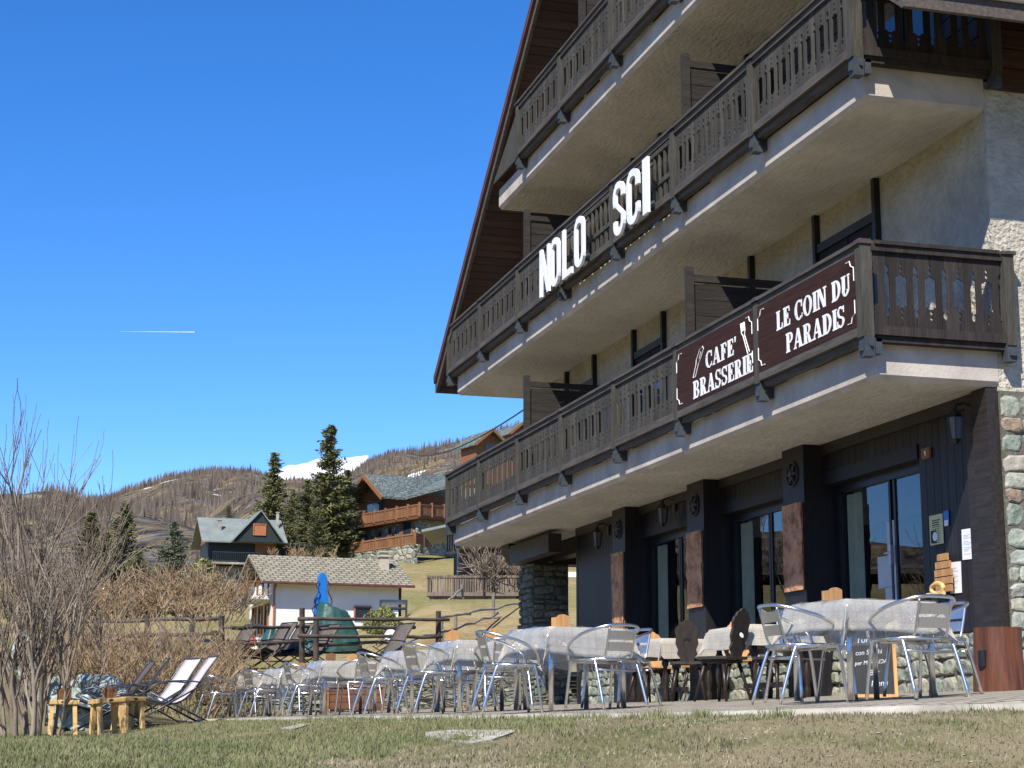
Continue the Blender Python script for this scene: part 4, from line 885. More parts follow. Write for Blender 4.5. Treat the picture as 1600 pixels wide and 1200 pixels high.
# wooden tables by the glass doors
def make_wtable():
    e = empty('wooden_table', (0,0,0), 'x', 'table', 'dark wooden tables by the wall')
    mb = MB(); mb.box((-.36,-.58,.715),(.36,.58,.745)); mb.build('tabletop', X['carved'], e)
    mb = MB(); mb.box((-.31,-.52,.63),(.31,.52,.713)); mb.build('apron', X['carvedlow'], e)
    for i, j in ((-1,-1),(1,-1),(1,1),(-1,1)):
        mb = MB(); mb.lathe((i*.29,j*.5,0), [(.022,0),(.03,.03),(.035,.10),(.022,.14),(.04,.2),(.045,.28),(.03,.36),(.024,.40),(.042,.44),(.042,.47),(.03,.5),(.035,.629)], 10); mb.build('leg', X['carvedlow'], e, smooth=True)
    mb = MB(); mb.box((-.02,-.5,.12),(.02,.5,.17)); mb.build('stretcher', X['carvedlow'], e)
    return e
def make_wchair(m):
    e = empty('carved_chair', (0,0,0), 'x', 'chair', 'carved wooden chairs')
    half = [(.075,0),(.085,.05),(.12,.10),(.105,.15),(.135,.22),(.125,.30),(.14,.36),(.125,.41),(.10,.425),(.085,.46),(.045,.475),(.02,.50)]
    poly = half + [(-x, y) for x, y in reversed(half)]
    mb = MB(); tl = radians(12)
    mb.prism(poly, (0,-.17,.44), (1,0,0), (0,-sin(tl),cos(tl)), (0,-1,0), .028)
    b = mb.build('backrest', m, e, bevel=.004)
    mb = MB(); hw = [(-.045,.27),(-.02,.245),(0,.262),(.02,.245),(.045,.27),(0,.285)]
    mb.prism(hw, (0,-.17-.0285-.0,.44), (1,0,0), (0,-sin(tl),cos(tl)), (0,-1,0), .002); mb.build('hand_hole', X['frame'], b)
    mb = MB(); mb.prism([(-.17,-.2),(.17,-.2),(.21,-.05),(.2,.17),(.15,.2),(-.15,.2),(-.2,.17),(-.21,-.05)], (0,0,.42), (1,0,0), (0,1,0), (0,0,1), .032); mb.build('seat', m, e, bevel=.004)
    for x0 in (-.15,.09): mb = MB(); mb.box((x0,-.15,.385),(x0+.06,.15,.419)); mb.build('batten', X['carvedlow'], e)
    for i in (-1,1):
        for j in (-1,1): mb = MB(); mb.tube([(i*.12,j*.11,.42),(i*.2,j*.21,0)], [.022,.015], 7); mb.build('leg', X['carvedlow'], e, smooth=True)
    return e
wt = make_wtable()
w1 = at(1048, 1085, 21.6); w1.x = min(w1.x, 7.95); w2 = at(1192, 1080, 18.3)
for k, (t, c, a, lab) in enumerate(((wt, w1, .05, 'dark turned-leg wooden table with cloth, left of the two by the glass doors'), (copy_tree(wt), w2, -.03, 'dark turned-leg wooden table with cloth, right of the two by the glass doors'))):
    c.z = patio_z(c.x, c.y); place(t, c, a, lab)
    mb, uv = drape(.37, .59, .22, .75, 40+k, corner=.3); o = mb.build('tablecloth', X['cloth'], smooth=True); put_uv(o, uv); place(o, c, a)
    tag(o, 'pale linen cloth with pointed corners on the ' + ('left' if k == 0 else 'right') + ' wooden table by the doors', 'tablecloth', 'cloths on the wooden tables')
wc = make_wchair(X['carved']); wl = make_wchair(X['pine']); 
def put(o, px, d, rz, lab, y=1085, sc=None):
    p = at(px, y, d); p.z = patio_z(p.x, p.y); return place(o, p, radians(rz), lab, sc)
put(wc, 1076, 20.2, -24, 'dark carved wooden chair with heart-shaped hand hole, back to the camera, left one', sc=1.0)
c2 = put(copy_tree(wc), 1129, 17.6, 28, 'dark carved wooden chair with a round white sticker on its back')
mb = MB(); mb.tube([(.0,-.262,.66),(.0,-.2655,.661)], .028, 16); mb.build('sticker', X['paper'], c2)
put(wl, 1158, 19.7, 160, 'light orange carved chair behind the right wooden table'); put(copy_tree(wl), 1028, 23.0, 172, 'light orange carved chair behind the left wooden table')
put(copy_tree(wl), 1097, 22.8, 200, 'light orange carved chair half hidden behind the dark chair, by the doors')
for px, d, rz, lab in ((1012, 21.2, -70, 'dark carved wooden chair at the left end of the left wooden table'), (1215, 17.0, 20, 'dark carved wooden chair hidden behind the nearest aluminium chair')):
    put(copy_tree(wc), px, d, rz, lab, sc=.92)
# condiment boxes
def tbox(px, py, d, w, h, lab, m='stoolbox', knob=False, rz=.1, zbase=None):
    p = at(px, py, d); p.z = zbase if zbase is not None else p.z
    e = empty('cutlery_box', p, lab, 'box', 'wooden cutlery boxes on the tables', rz)
    mb = MB(); mb.box((-w/2,-w*.35,0),(w/2,w*.35,.012)); mb.box((-w/2,-w*.35,.012),(-w/2+.012,w*.35,h*.8)); mb.box((w/2-.012,-w*.35,.012),(w/2,w*.35,h*.8)); mb.box((-w/2+.0121,w*.35-.012,.012),(w/2-.0121,w*.35,h*.8)); mb.build('box', X[m], e)
    mb = MB(); mb.prism([(-w/2+.005,0),(w/2-.005,0),(w/2-.005,h*.85),(w*.28,h*.95),(w*.1,h),(-w*.1,h),(-w*.28,h*.95),(-w/2+.005,h*.85)], (0,-w*.35-.013,0), (1,0,0), (0,0,1), (0,1,0), .012); mb.build('front_board', X[m], e, bevel=.003)
    if knob: mb = MB(); mb.box((-.008,0,h*.7),(.008,.015,h*1.35)); mb.box((-.035,0,h*1.22),(.035,.015,h*1.29)); mb.build('handle', X[m], e)
def on_table(i, dx, dy, w, h, lab, **k):
    c, a = TC[i]; p = c + rot((dx,dy), a); e = tbox(0, 0, 1, w, h, lab, rz=a+k.pop('rz', 0), **k)
    o = [x for x in bpy.data.objects if x.name.startswith('cutlery_box') and x.get('label') == lab][0]; o.location = (p.x, p.y, c.z+.762)
on_table(0, -.12, .22, .13, .12, 'pale weathered wooden box on the nearest plastic covered table')
on_table(1, .0, .18, .14, .135, 'orange wooden box with a pegged side on the second nearest plastic table', m='pine')
on_table(2, .22, .28, .12, .15, 'tall orange wooden box at the right of the third table from the right', m='pine')
on_table(2, -.30, .1, .13, .11, 'orange wooden box with a cross-shaped handle on the third table from the right', m='pine', knob=True)
on_table(4, .18, .2, .13, .11, 'orange wooden box on the fifth table from the right, right one', m='pine')
on_table(4, -.22, -.1, .12, .11, 'red brown wooden box with papers on the fifth table from the right', m='orangewood')
on_table(5, .1, .1, .12, .10, 'small wooden box on the second farthest table')
# menu blackboard leaning under the nearest table
p = at(1366, 1077, 14.6); p.z = patio_z(p.x, p.y); e = empty('menu_blackboard', p, 'blackboard with orange wooden frame and chalk writing leaning behind the nearest table', 'blackboard', rz=radians(-22)); e.rotation_euler = (radians(-10), 0, radians(-22)); e.scale = (.84, 1, .95)
mb = MB(); mb.box((-.2,-.005,.03),(.2,.006,.72)); mb.build('slate', X['board'], e)
mb = MB(); mb.box((-.235,-.02,0),(.235,.012,.029)); mb.box((-.235,-.02,.721),(.235,.012,.75)); mb.box((-.235,-.02,.0291),(-.201,.012,.7209)); mb.box((.201,-.02,.0291),(.235,.012,.7209)); mb.build('frame', X['pine'], e)
X['chalk'] = mat('chalk', (.62,.64,.66), rough=.9)
for i, (s, x, z, sz) in enumerate((('Panini', -.17, .60, .09), ('Torte', -.16, .49, .085), ('con Succhi', -.17, .38, .062), ('per MERENDA', -.18, .29, .052), ('Bar', -.04, .20, .07), ('Menu', -.03, .10, .075))):
    cu = bpy.data.curves.new('chalk_writing', 'FONT'); cu.body = s; cu.size = sz; cu.extrude = .0005; cu.shear = .25; ob = bpy.data.objects.new('chalk_writing', cu); S.collection.objects.link(ob)
    me = bpy.data.meshes.new_from_object(ob); bpy.data.objects.remove(ob); me.materials.append(X['chalk']); ob = bpy.data.objects.new('chalk_writing', me); S.collection.objects.link(ob)
    ob.parent = e; ob.location = (x, -.0065, z); ob.rotation_euler = (pi/2, radians(-4), 0)
# red log stump
p = at(1563, 1073, 15.0); p.z = patio_z(p.x, p.y)-.02; mb = MB(); rows = []; n = 40; hgt = .56
def lr(a, z): return .215*(1+.06*noise.noise(Vector((cos(a)*1.6, sin(a)*1.6, z*2)))+.025*noise.noise(Vector((cos(a)*9, sin(a)*9, z*1.2)))+.03*cos(z*6)+.05*(1-z/hgt)**3)
for j in range(15): z = hgt*j/14; rows.append([(lr(2*pi*k/n, z)*cos(2*pi*k/n), lr(2*pi*k/n, z)*sin(2*pi*k/n), z) for k in range(n+1)])
mb.sheet(rows); o = mb.build('log_stump', X['log'], smooth=True); place(o, p, 0); tag(o, 'upright red varnished hollow log stump standing against the stone wall', 'log')
mb = MB(); mb.lathe((0,0,hgt-.03), [(.13,0),(.205,.028)], 24); mb.lathe((0,0,hgt-.25), [(.13,0),(.13,.2)], 20); mb.build('cut_end', X['logend'], o)
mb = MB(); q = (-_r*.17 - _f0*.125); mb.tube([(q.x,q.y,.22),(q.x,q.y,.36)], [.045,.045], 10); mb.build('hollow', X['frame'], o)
# wooden storage bench behind the fifth table
p = at(556, 1109, 27.6); p.z = patio_z(p.x, p.y); e = empty('storage_bench', p, 'orange brown wooden storage bench behind the row of tables', 'bench', rz=radians(-12))
mb = MB()
for i in range(3): mb.box((-.42,-.2,.06+i*.12),(.42,-.18,.17+i*.12))
mb.box((-.42,-.179,.06),(.42,.2,.40)); mb.build('box', X['chaletwood'], e); mb = MB(); mb.box((-.45,-.23,.41),(.45,.23,.44)); mb.build('lid', X['stoolbox'], e)
for s in (-1,1): mb = MB(); mb.box((s*.44-.02,-.22,0),(s*.44+.02,-.18,.409)); mb.build('leg', X['orangewood'], e)
# ------------------------------------------------------------ loungers and stools on the left
def make_lounger(sl, fr, lab, grp):
    e = empty('sun_lounger', (0,0,0), lab, 'sun lounger', grp)
    path = smooth_path([(-.66,1.02),(-.50,.80),(-.30,.50),(-.12,.36),(.10,.30),(.40,.36),(.66,.44),(.82,.40)] and [(0,a,b) for a, b in [(-.66,1.02),(-.50,.80),(-.30,.50),(-.12,.34),(.10,.30),(.40,.37),(.66,.44),(.82,.40)]], 3)
    mb = MB()
    rows = [[(-.27+.54*k/4, p.y, p.z-.02*sin(pi*k/4)) for k in range(5)] for p in path]
    mb.sheet(rows); o = mb.build('sling', sl, e, smooth=True, fixn=False); m = o.modifiers.new('thickness', 'SOLIDIFY'); m.thickness = .004
    mb = MB()
    for s in (-1,1): mb.tube([(s*.29,p.y,p.z) for p in path], .014, 7)
    mb.tube([(-.29,-.66,1.02),(.29,-.66,1.02)], .014, 7); mb.tube([(-.29,.82,.40),(.29,.82,.40)], .014, 7); mb.build('frame', fr, e, smooth=True)
    for s in (-1,1):
        mb = MB(); mb.tube([(s*.31,-.62,0),(s*.31,.42,.50)], .013, 7); mb.build('leg', fr, e, smooth=True)
        mb = MB(); mb.tube([(s*.32,.62,0),(s*.32,-.42,.58)], .013, 7); mb.build('leg', fr, e, smooth=True)
        mb = MB(); mb.tube(smooth_path([(s*.33,-.40,.62),(s*.33,-.1,.64),(s*.33,.25,.60),(s*.33,.34,.52)], 4), .02, 7, flat=.6); mb.build('armrest', fr, e, smooth=True)
    for hx, fy in ((.31,-.62),(.32,.62)): mb = MB(); mb.tube([(-hx,fy,.012),(hx,fy,.012)], .013, 7); mb.build('foot_bar', fr, e, smooth=True)
    return e
lg = make_lounger(X['slingw'], X['steelblue'], 'x', 'pale sling loungers on the lawn')
def gput(o, px, py, d, rz, lab, dz=0, sc=None):
    p = at(px, py, d); p.z = ground(p.x, p.y)+dz; return place(o, p, radians(rz), lab, sc)
gput(lg, 262, 1140, 25.8, 98, 'reclining lounger with pale pink sling on the lawn, rightmost of the four')
gput(copy_tree(lg), 240, 1135, 27.4, 112, 'pale sling lounger standing just behind the front right one')
gput(copy_tree(lg), 186, 1145, 24.6, 84, 'dark framed lounger seen edge-on behind the right yellow stool')
gput(copy_tree(lg), 165, 1140, 26.0, 78, 'dark framed lounger farthest left, behind both yellow stools')
def make_stool(lab):
    e = empty('wooden_stool', (0,0,0), lab, 'stool', 'rustic yellow stools on the lawn')
    mb = MB(); mb.box((-.2,-.13,.40),(.2,.13,.46)); mb.box((-.2,.0,.385),(-.15,.02,.399)); mb.build('seat', X['yellow'], e, bevel=.012)
    for i in (-1,1):
        for j in (-1,1): mb = MB(); mb.beam((i*.14,j*.08,.40),(i*.165,j*.12,0),.055,.055,up=(0,1,0)); mb.build('leg', X['yellow'], e)
    mb = MB(); mb.box((-.03,-.1315,.42),(.03,-.1302,.445)); mb.build('branded_mark', X['ink'], e)
    return e
st = make_stool('x'); gput(st, 97, 1152, 22.5, -2, 'yellow wooden stool with a dark mark, the left of the two on the lawn'); s2 = gput(copy_tree(st), 168, 1151, 22.3, 12, 'yellow wooden stool tilted slightly, the right of the two on the lawn'); s2.rotation_euler = (radians(-2), radians(-4), radians(24))
for px, sx, lab in ((95, st, 'red brown wooden box on the left yellow stool'), (169, s2, 'red brown wooden box with a white paper on the right yellow stool')):
    tbox(px, 1100, 22.4, .16, .15, lab, m='orangewood', rz=.2, zbase=0)
    o = [x for x in bpy.data.objects if x.get('label') == lab][0]; o.location = sx.location + Vector((.0,0,.465))
st3 = gput(copy_tree(st), 200, 1140, 24.2, 40, 'yellow wooden stool half hidden among the dark lounger frames')
# flat stones on the lawn
def flatstone(pts, lab):
    P = [ground_hit(x, y) for x, y in pts]; c = sum(P, Vector())/len(P); mb = MB(); n = len(P)
    mb.add([p+Vector((0,0,.012)) for p in P]+[p-Vector((0,0,.1)) for p in P], [tuple(range(n))]+[(i,(i+1)%n,n+(i+1)%n,n+i) for i in range(n)])
    o = mb.build('stone_slab', X['kerb'], loc=c); tag(o, lab, 'stone slab')
flatstone([(664,1147),(700,1143),(800,1143),(806,1146),(770,1158),(738,1164),(700,1158),(665,1152)], 'pale flat stone slab set in the lawn before the kerb')
flatstone([(440,1139),(470,1133),(482,1134),(458,1141)], 'narrow pale stone edge showing in the lawn')
# ------------------------------------------------------------ grass blades
def grass():
    rng = random.Random(9); sets = {'green': MB(), 'dry': MB()}
    for k in range(150000):
        px = rng.uniform(-30, 1630); 
        d = 9.7 + 17*rng.random()**2.2
        v = ray(px, 1130); v = v/hypot(v.x, v.y); x, y = v.x*d, v.y*d
        kx = kerb_x(y)[0] if y > 8 else 99
        if y < 8.3 or x > kx-.02: continue
        kd = kerb_d(x, y)[0]
        if kd > .5 and rng.random() < .25: continue
        n1 = noise.noise(Vector((x*.35, y*.35, 2)))+.4*noise.noise(Vector((x*1.3, y*1.3, 5)))
        gr = n1 + (.42 if px < 620 else (.05 if px < 900 else -.4)) + (.9 if kd < .35 and 500 < px < 1240 else 0) + .35*(rng.random()-.5)
        if kd < .8 and px > 1240: gr -= .3
        g = gr > 0
        if not g and rng.random() < .45: continue
        mb = sets['green' if g else 'dry']; z = ground(x, y)-.004
        tuft = kd < .4 and noise.noise(Vector((x*2.5, y*2.5, 9))) > .0 and px > 480 and g
        h = (rng.uniform(.014, .036) if g else rng.uniform(.010, .028))*(2.0 if tuft else 1)*(1+1.3*max(0, noise.noise(Vector((x*1.9, y*1.9, 11))))); w = rng.uniform(.003, .006)*(1.3 if g else 1.6); a = rng.uniform(0, pi); tx, ty = rng.uniform(-.5,.5)*h, rng.uniform(-.5,.5)*h
        b = len(mb.v); mb.v += [(x-w*cos(a), y-w*sin(a), z), (x+w*cos(a), y+w*sin(a), z), (x+tx, y+ty, z+h)]; mb.f.append((b,b+1,b+2)); mb.m.append(0)
    gm = mat('green_grass', (.115,.135,.045), (.23,.215,.10), 1.2, .8, c3=(.16,.17,.07)); dm = mat('dry_grass', (.235,.19,.12), (.38,.32,.215), 1.5, .9, c3=(.19,.165,.095))
    tag(sets['green'].build('green_grass', gm, fixn=False), 'short green lawn grass left of and along the kerb', 'grass', kind='stuff')
    tag(sets['dry'].build('dry_grass', dm, fixn=False), 'thin dry brown grass on the near bank', 'grass', kind='stuff')
grass()
# stones, leaves and litter on the bank
rng = random.Random(77); mb = MB()
for k in range(150):
    px, py = rng.uniform(0, 1600), rng.uniform(1125, 1198)
    p = ground_hit(px, py); s = rng.uniform(.004, .011)*(1.5 if px > 1100 else 1)
    if p.y > 8 and p.x > kerb_x(p.y)[0]-.05: continue
    vs = [(p.x+s*rng.uniform(.6,1.4)*cos(t), p.y+s*rng.uniform(.6,1.4)*sin(t), p.z+.004) for t in [i*pi/3 for i in range(6)]]
    mb.add(vs+[(p.x, p.y, p.z+s*.6)], [(i,(i+1)%6,6) for i in range(6)])
tag(mb.build('pebbles', X['kerb'], fixn=False), 'small pale stones scattered over the bank', 'stones', kind='stuff')
# ------------------------------------------------------------ dry stone retaining wall and boulders
def stonewall():
    a = at(306, 1121, 34.6); b = at(905, 1085, 33.2); mb = MB(); rng = random.Random(4); L = hypot(b.x-a.x, b.y-a.y); dx, dy = (b.x-a.x)/L, (b.y-a.y)/L; z = -.25
    while z < .93:
        h = rng.uniform(.05, .11); s = 0
        while s < L:
            w = rng.uniform(.16, .5); o = rng.uniform(-.03, .03); p = (a.x+dx*s+dy*o, a.y+dy*s-dx*o)
            q = (a.x+dx*(min(L,s+w)-.012)+dy*o, a.y+dy*(min(L,s+w)-.012)-dx*o)
            mb.beam((p[0]-dy*.15,p[1]+dx*.15,z+h/2), (q[0]-dy*.15,q[1]+dx*.15,z+h/2), .32, h-.012); s += w
        z += h
    o = mb.build('dry_stone_wall', X['drystone'], loc=a); tag(o, 'low dry stone retaining wall behind the terrace tables', 'wall')
stonewall()
def boulder(px, py, d, s, lab, seed, sz=(1,1,.8)):
    bm = bmesh.new(); bmesh.ops.create_icosphere(bm, subdivisions=4, radius=1)
    for v in bm.verts:
        n = v.co.normalized(); f = 1+.22*noise.noise(n*1.6+Vector((seed,0,0)))+.16*noise.noise(n*3.5+Vector((0,seed,0))); f = round(f*7)/7*.75+f*.25
        v.co = Vector((n.x*s*sz[0]*f, n.y*s*sz[1]*f, n.z*s*sz[2]*f))
    me = bpy.data.meshes.new('boulder'); bm.to_mesh(me); bm.free(); me.materials.append(X['boulder'])
    o = bpy.data.objects.new('boulder', me); S.collection.objects.link(o); o.location = at(px, py, d); tag(o, lab, 'boulder', 'boulders behind the lawn')
for a in ((112,1110,26.5,.34,'greenish boulder with deep shadows directly behind the left yellow stool',1,(1.1,.8,.9)), (140,1130,26.2,.30,'rounded pale green boulder just right of the left yellow stool',7,(1,.8,.8)), (82,1100,27.5,.40,'dark boulder behind the bare shrub stems left of the stools',3,(.8,.8,1)),
          (42,1030,30,.42,'pale upright rock behind the bare shrub stems at the far left',12,(.8,.8,1.1)), (150,1078,28,.36,'boulder half under the twiggy bush behind the stools',5,(1.3,.8,.7)), (185,1100,27.6,.30,'low boulder behind the edge-on lounger',9,(1.2,.9,.8))): boulder(*a)
# ------------------------------------------------------------ trees and shrubs
def spruce(px, py, d, top, rad, lab, m='needle', seed=1, bare=.1, dens=1.0, lean=0):
    b = at(px, py, d); H_ = at(px, top, d).z - b.z; rng = random.Random(seed); R_ = rad/F*d
    e = empty('spruce_tree', b, lab, 'tree', 'spruces on the slope')
    mb = MB(); mb.tube([(lean*i*.02*H_, 0, H_*i/8) for i in range(9)], [max(.015, H_*.017*(1-i/8.3)) for i in range(9)], 7); mb.build('trunk', X['trunk'], e, smooth=True)
    tw = MB(); mb = MB(); nW = int(34*dens); cl = H_*.026
    for i in range(nW):
        t = bare+(1-bare)*(i+rng.random()*.6)/nW; z = H_*t; L0 = R_*((1-t)**.78+.03)
        L0 *= .8+.45*rng.random()
        for k in range(rng.randint(5, 8)):
            a = rng.uniform(0, 2*pi); L = L0*rng.uniform(.5, 1.15); x0 = lean*t*.16*H_
            dr = -.32*(1-t)+.25*t; up = .22
            def P(s): return Vector((x0+L*s*cos(a), L*s*sin(a), z+L*(dr*s+up*s*s)))
            tw.tube([P(0), P(.5), P(1)], [cl*.16, cl*.1, cl*.04], 3, cap=False)
            n = max(3, int(L/(cl*.55)))
            for j in range(n):
                s = .12+.88*(j+rng.random())/n
                for q in range(3):
                    c = P(s)+Vector((rng.uniform(-1,1),rng.uniform(-1,1),rng.uniform(-.9,.25)))*cl*(1.0-.5*s)*1.2; sz = cl*rng.uniform(.6, 1.3)*(1.15-.45*s)
                    d1 = Vector((cos(a)+rng.uniform(-.8,.8), sin(a)+rng.uniform(-.8,.8), rng.uniform(-.6,.5))).normalized()*sz; d2 = Vector((rng.uniform(-1,1),rng.uniform(-1,1),rng.uniform(-1,.5))).normalized()*sz*.38
                    mb.add([c-d1*.7, c+d2, c+d1, c-d2], [(0,1,2,3)])
    tw.build('branches', X['trunk'], e, fixn=False); mb.build('foliage', X[m], e, fixn=False)
spruce(512,872,148,655,64,'tallest spruce, rising above the snowy summit beside the orange chalet','needle',3,.16,1.1)
spruce(478,868,146,745,46,'dense spruce at the left foot of the tallest one','needledark',11,.05,1.0)
spruce(425,880,152,700,46,'slender spruce behind the dark green gabled house','needle',7,.1,1.15)
spruce(540,865,152,728,38,'spruce half hidden at the right of the tallest one','needle',17,.08,.9)
spruce(455,870,150,760,36,'dense olive spruce between the slender one and the tallest one','needle',41,.04,1.0)
spruce(530,870,149,752,40,'broad spruce right of the tallest trunk, touching the orange chalet','needledark',43,.06,1.0)
spruce(496,872,144,790,34,'low spruce in front of the tallest trunk','needle',47,.05,.9)
spruce(188,960,95,783,66,'dark spruce highest among the left group behind the bare twigs','needledark',21,.05,1.1)
spruce(137,960,98,797,64,'dark spruce farthest left in the left group','needledark',23,.05,1.1)
spruce(162,960,92,828,74,'olive green spruce between the two dark ones on the left','needle',25,.03,1.0)
spruce(268,960,105,812,58,'pale blue green conifer left of the dark green house','needleblue',27,.03,1.1)
spruce(212,960,90,862,56,'low dark spruce at the right edge of the left group','needledark',29,.03,.9)
spruce(357,812,165,788,16,'small spruce tip behind the dark green house roof','needle',31,.03,.7)
def bare(mb, p, d, L, r, depth, rng, spread=.5, minr=.004, up=.15, kids=3, n=3, wob=.14):
    pts = [p]; rr = [r]; q = Vector(p); dd = Vector(d)
    for i in range(n):
        dd = (dd + Vector((rng.uniform(-1,1),rng.uniform(-1,1),rng.uniform(-.5,1)))*wob + Vector((0,0,up*.3))).normalized(); q = q+dd*L/n; pts.append(Vector(q)); rr.append(max(minr, r*(1-.55*(i+1)/n)))
    mb.tube(pts, rr, 5 if r > .02 else 3, cap=False)
    if depth <= 0: return
    for k in range(kids):
        t = rng.uniform(.25, 1); i = min(n-1, int(t*n)); b = pts[i]+(pts[i+1]-pts[i])*(t*n-i)
        nd = (dd+Vector((rng.uniform(-1,1),rng.uniform(-1,1),rng.uniform(-.4,.9)))*spread+Vector((0,0,up))).normalized()
        bare(mb, b, nd, L*rng.uniform(.45,.8), max(minr, r*.5), depth-1, rng, spread, minr, up, kids, n, wob)
def shrub(name, px, py, d, stems, H_, R_, lab, cat, m='twig', seed=1, r=.03, lean=.25, depth=3, kids=3, spread=.5, minr=.005, up=.15, hv=(.6,1.05), wob=.14):
    b = at(px, py, d); b.z = min(b.z, ground(b.x, b.y)+.3) if d < 60 else b.z; rng = random.Random(seed); mb = MB(); 
    for i in range(stems):
        a = rng.uniform(0, 2*pi); q = R_*rng.random()**.5; x, y = q*cos(a), q*sin(a)*.6
        dv = Vector((x/R_*lean+rng.uniform(-.12,.12), y/R_*lean+rng.uniform(-.12,.12), 1)).normalized()
        bare(mb, Vector((x, y, -.2)), dv, H_*rng.uniform(*hv)*.55, r*rng.uniform(.6,1.2), depth, rng, spread, minr, up, kids, 4, wob)
    o = mb.build(name, X[m], loc=None, smooth=True, fixn=False); o.location = b; tag(o, lab, cat)
    return o
shrub('bare_shrub', 8, 1155, 20.6, 6, 2.9, .4, 'tall leafless many-stemmed shrub at the left edge of the photograph', 'shrub', seed=3, r=.04, lean=.14, depth=3, kids=4, spread=.55, minr=.0045, up=.12, wob=.22)
shrub('bare_shrub', 50, 1155, 22.5, 7, 4.1, .36, 'tallest leafless shrub, its pinkish tips above the far ridge', 'shrub', seed=8, r=.04, lean=.20, depth=3, kids=4, spread=.5, minr=.0045, up=.15, wob=.2)
shrub('bare_shrub', 84, 1140, 26.5, 7, 4.3, .4, 'leafless shrub with long arching grey branches right of the tallest one', 'shrub', seed=14, r=.035, lean=.5, depth=3, kids=4, spread=.6, minr=.005, up=.05, wob=.22)
for i, (px, py, d, n, H_, R_, ln, lab) in enumerate(((185,1085,30,44,1.5,.9,.8,'tan twiggy bush directly behind the loungers'),(262,1085,31,50,1.65,.95,.7,'wide tan twiggy bush between the loungers and the log post'),(312,1075,33,34,1.9,.7,.5,'upright tan twiggy bush next to the dark log post'),(225,1050,36,42,1.7,1.1,.6,'darker twiggy bush rising behind the tan ones'),(140,1060,34,36,1.7,1.0,.6,'brown twiggy bush behind the boulders'))):
    shrub('twiggy_bush', px, py, d, n, H_, R_, lab, 'bush', m='twigtan' if i != 3 else 'twig', seed=40+i, r=.014, lean=ln*1.3, depth=3, kids=3, spread=.95, minr=.0052, up=-.02, wob=.26)
for i, (px, py, d, n, H_, R_, lab) in enumerate(((300,950,80,40,2.8,2.4,'brown leafless thicket below the dark green house'),(330,965,84,30,2.6,1.6,'brown leafless thicket beside the white house gable'),(240,965,76,40,2.2,2.6,'brown leafless thicket below the pale blue green conifer'),(160,960,80,36,2.2,2.8,'leafless thicket under the left group of spruces'),(70,960,78,40,2.8,2.8,'leafless thicket behind the tall shrubs at far left'),(798,925,66,60,2.3,.9,'brown rounded leafless bush in the gap left of the stone pillar'),(465,880,134,16,2.0,2.4,'leafless scrub at the foot of the spruces'))):
    shrub('leafless_thicket', px, py, d, n, H_, R_, lab, 'bush', m='twig' if i % 2 else 'twigtan', seed=60+i, r=.035, lean=.8, depth=2, kids=5, spread=1.1, minr=.015, up=-.02, wob=.25)
def leafbush(px, py, d, R_, H_, lab, m, seed, n=2200, leaf=.06):
    b = at(px, py, d); rng = random.Random(seed); mb = MB(); o0 = Vector(b); e = empty('leafy_shrub', b, lab, 'shrub')
    for k in range(n):
        th = rng.uniform(0, 2*pi); u = rng.uniform(-.2, 1); rr = (1-abs(u)**2)**.5*(.55+.45*rng.random()); c = Vector((R_*rr*cos(th), R_*rr*sin(th), max(0.02, H_*u)))*(1+.25*noise.noise(Vector((cos(th)*2,sin(th)*2,u*2))))
        a = Vector((rng.uniform(-1,1),rng.uniform(-1,1),rng.uniform(-1,1))).normalized()*leaf; q = Vector((rng.uniform(-1,1),rng.uniform(-1,1),rng.uniform(-1,1))).normalized()*leaf*.6; mb.add([c-a, c+q, c+a, c-q], [(0,1,2,3)])
    mb.build('leaves', X[m], e, fixn=False); mb = MB()
    for k in range(9): bare(mb, Vector((rng.uniform(-.2,.2)*R_, rng.uniform(-.2,.2)*R_, 0)), Vector((rng.uniform(-.5,.5),rng.uniform(-.5,.5),1)).normalized(), H_*.6, leaf*.3, 1, rng, .6, leaf*.1)
    mb.build('stems', X['twig'], e, fixn=False)
leafbush(602,990,52,.55,.75,'yellow green leafy shrub in front of the metal rack','leafy',3,1600,.05)
leafbush(582,985,54,.35,.55,'smaller yellow green shrub left of the metal rack','leafy',4,900,.05)
leafbush(318,928,86,1.0,1.6,'olive green shrub among the brown thicket below the dark green house','leafy',6,1200,.12)
# ------------------------------------------------------------ log fences on the upper terrace
def gtop(x, y): return ground(x, y)
def logfence(name, lab, posts, rails, m='fencelog', rp=.06, rr=.045, rough=.02):
    p0 = at(*posts[0][:2], posts[0][3]); e = empty(name, at(posts[0][0], posts[0][2], posts[0][3]), lab, 'fence')
    for px, y0, y1, d in posts:
        a, b = at(px, y0, d), at(px, y1, d); mb = MB(); mb.tube([b-Vector((0,0,.3)), (a+b)/2, a], [rp*1.05, rp, rp*.95], 9); mb.build('post', X[m], e, world=True, smooth=False)
    rng = random.Random(len(lab))
    for x0, y0, d0, x1, y1, d1 in rails:
        a, b = at(x0, y0, d0), at(x1, y1, d1); mb = MB(); n = 7
        mb.tube([a+(b-a)*i/n+Vector((0,0,rng.uniform(-rough,rough))) for i in range(n+1)], [rr*rng.uniform(.8,1.15) for _ in range(n+1)], 8); mb.build('rail', X[m], e, world=True, smooth=True)
logfence('log_fence', 'dark round-log fence crossing before the blue crane and green tarp', [(472,950,1048,36.5),(494,968,1046,37.5),(685,955,1035,38),(623,976,1040,40)],
   [(466,966,36.3,702,969,38.0),(466,994,36.3,690,996,38.0),(494,983,37.6,648,980,40.2),(498,1008,37.6,622,1003,40)], rp=.062, rr=.04)
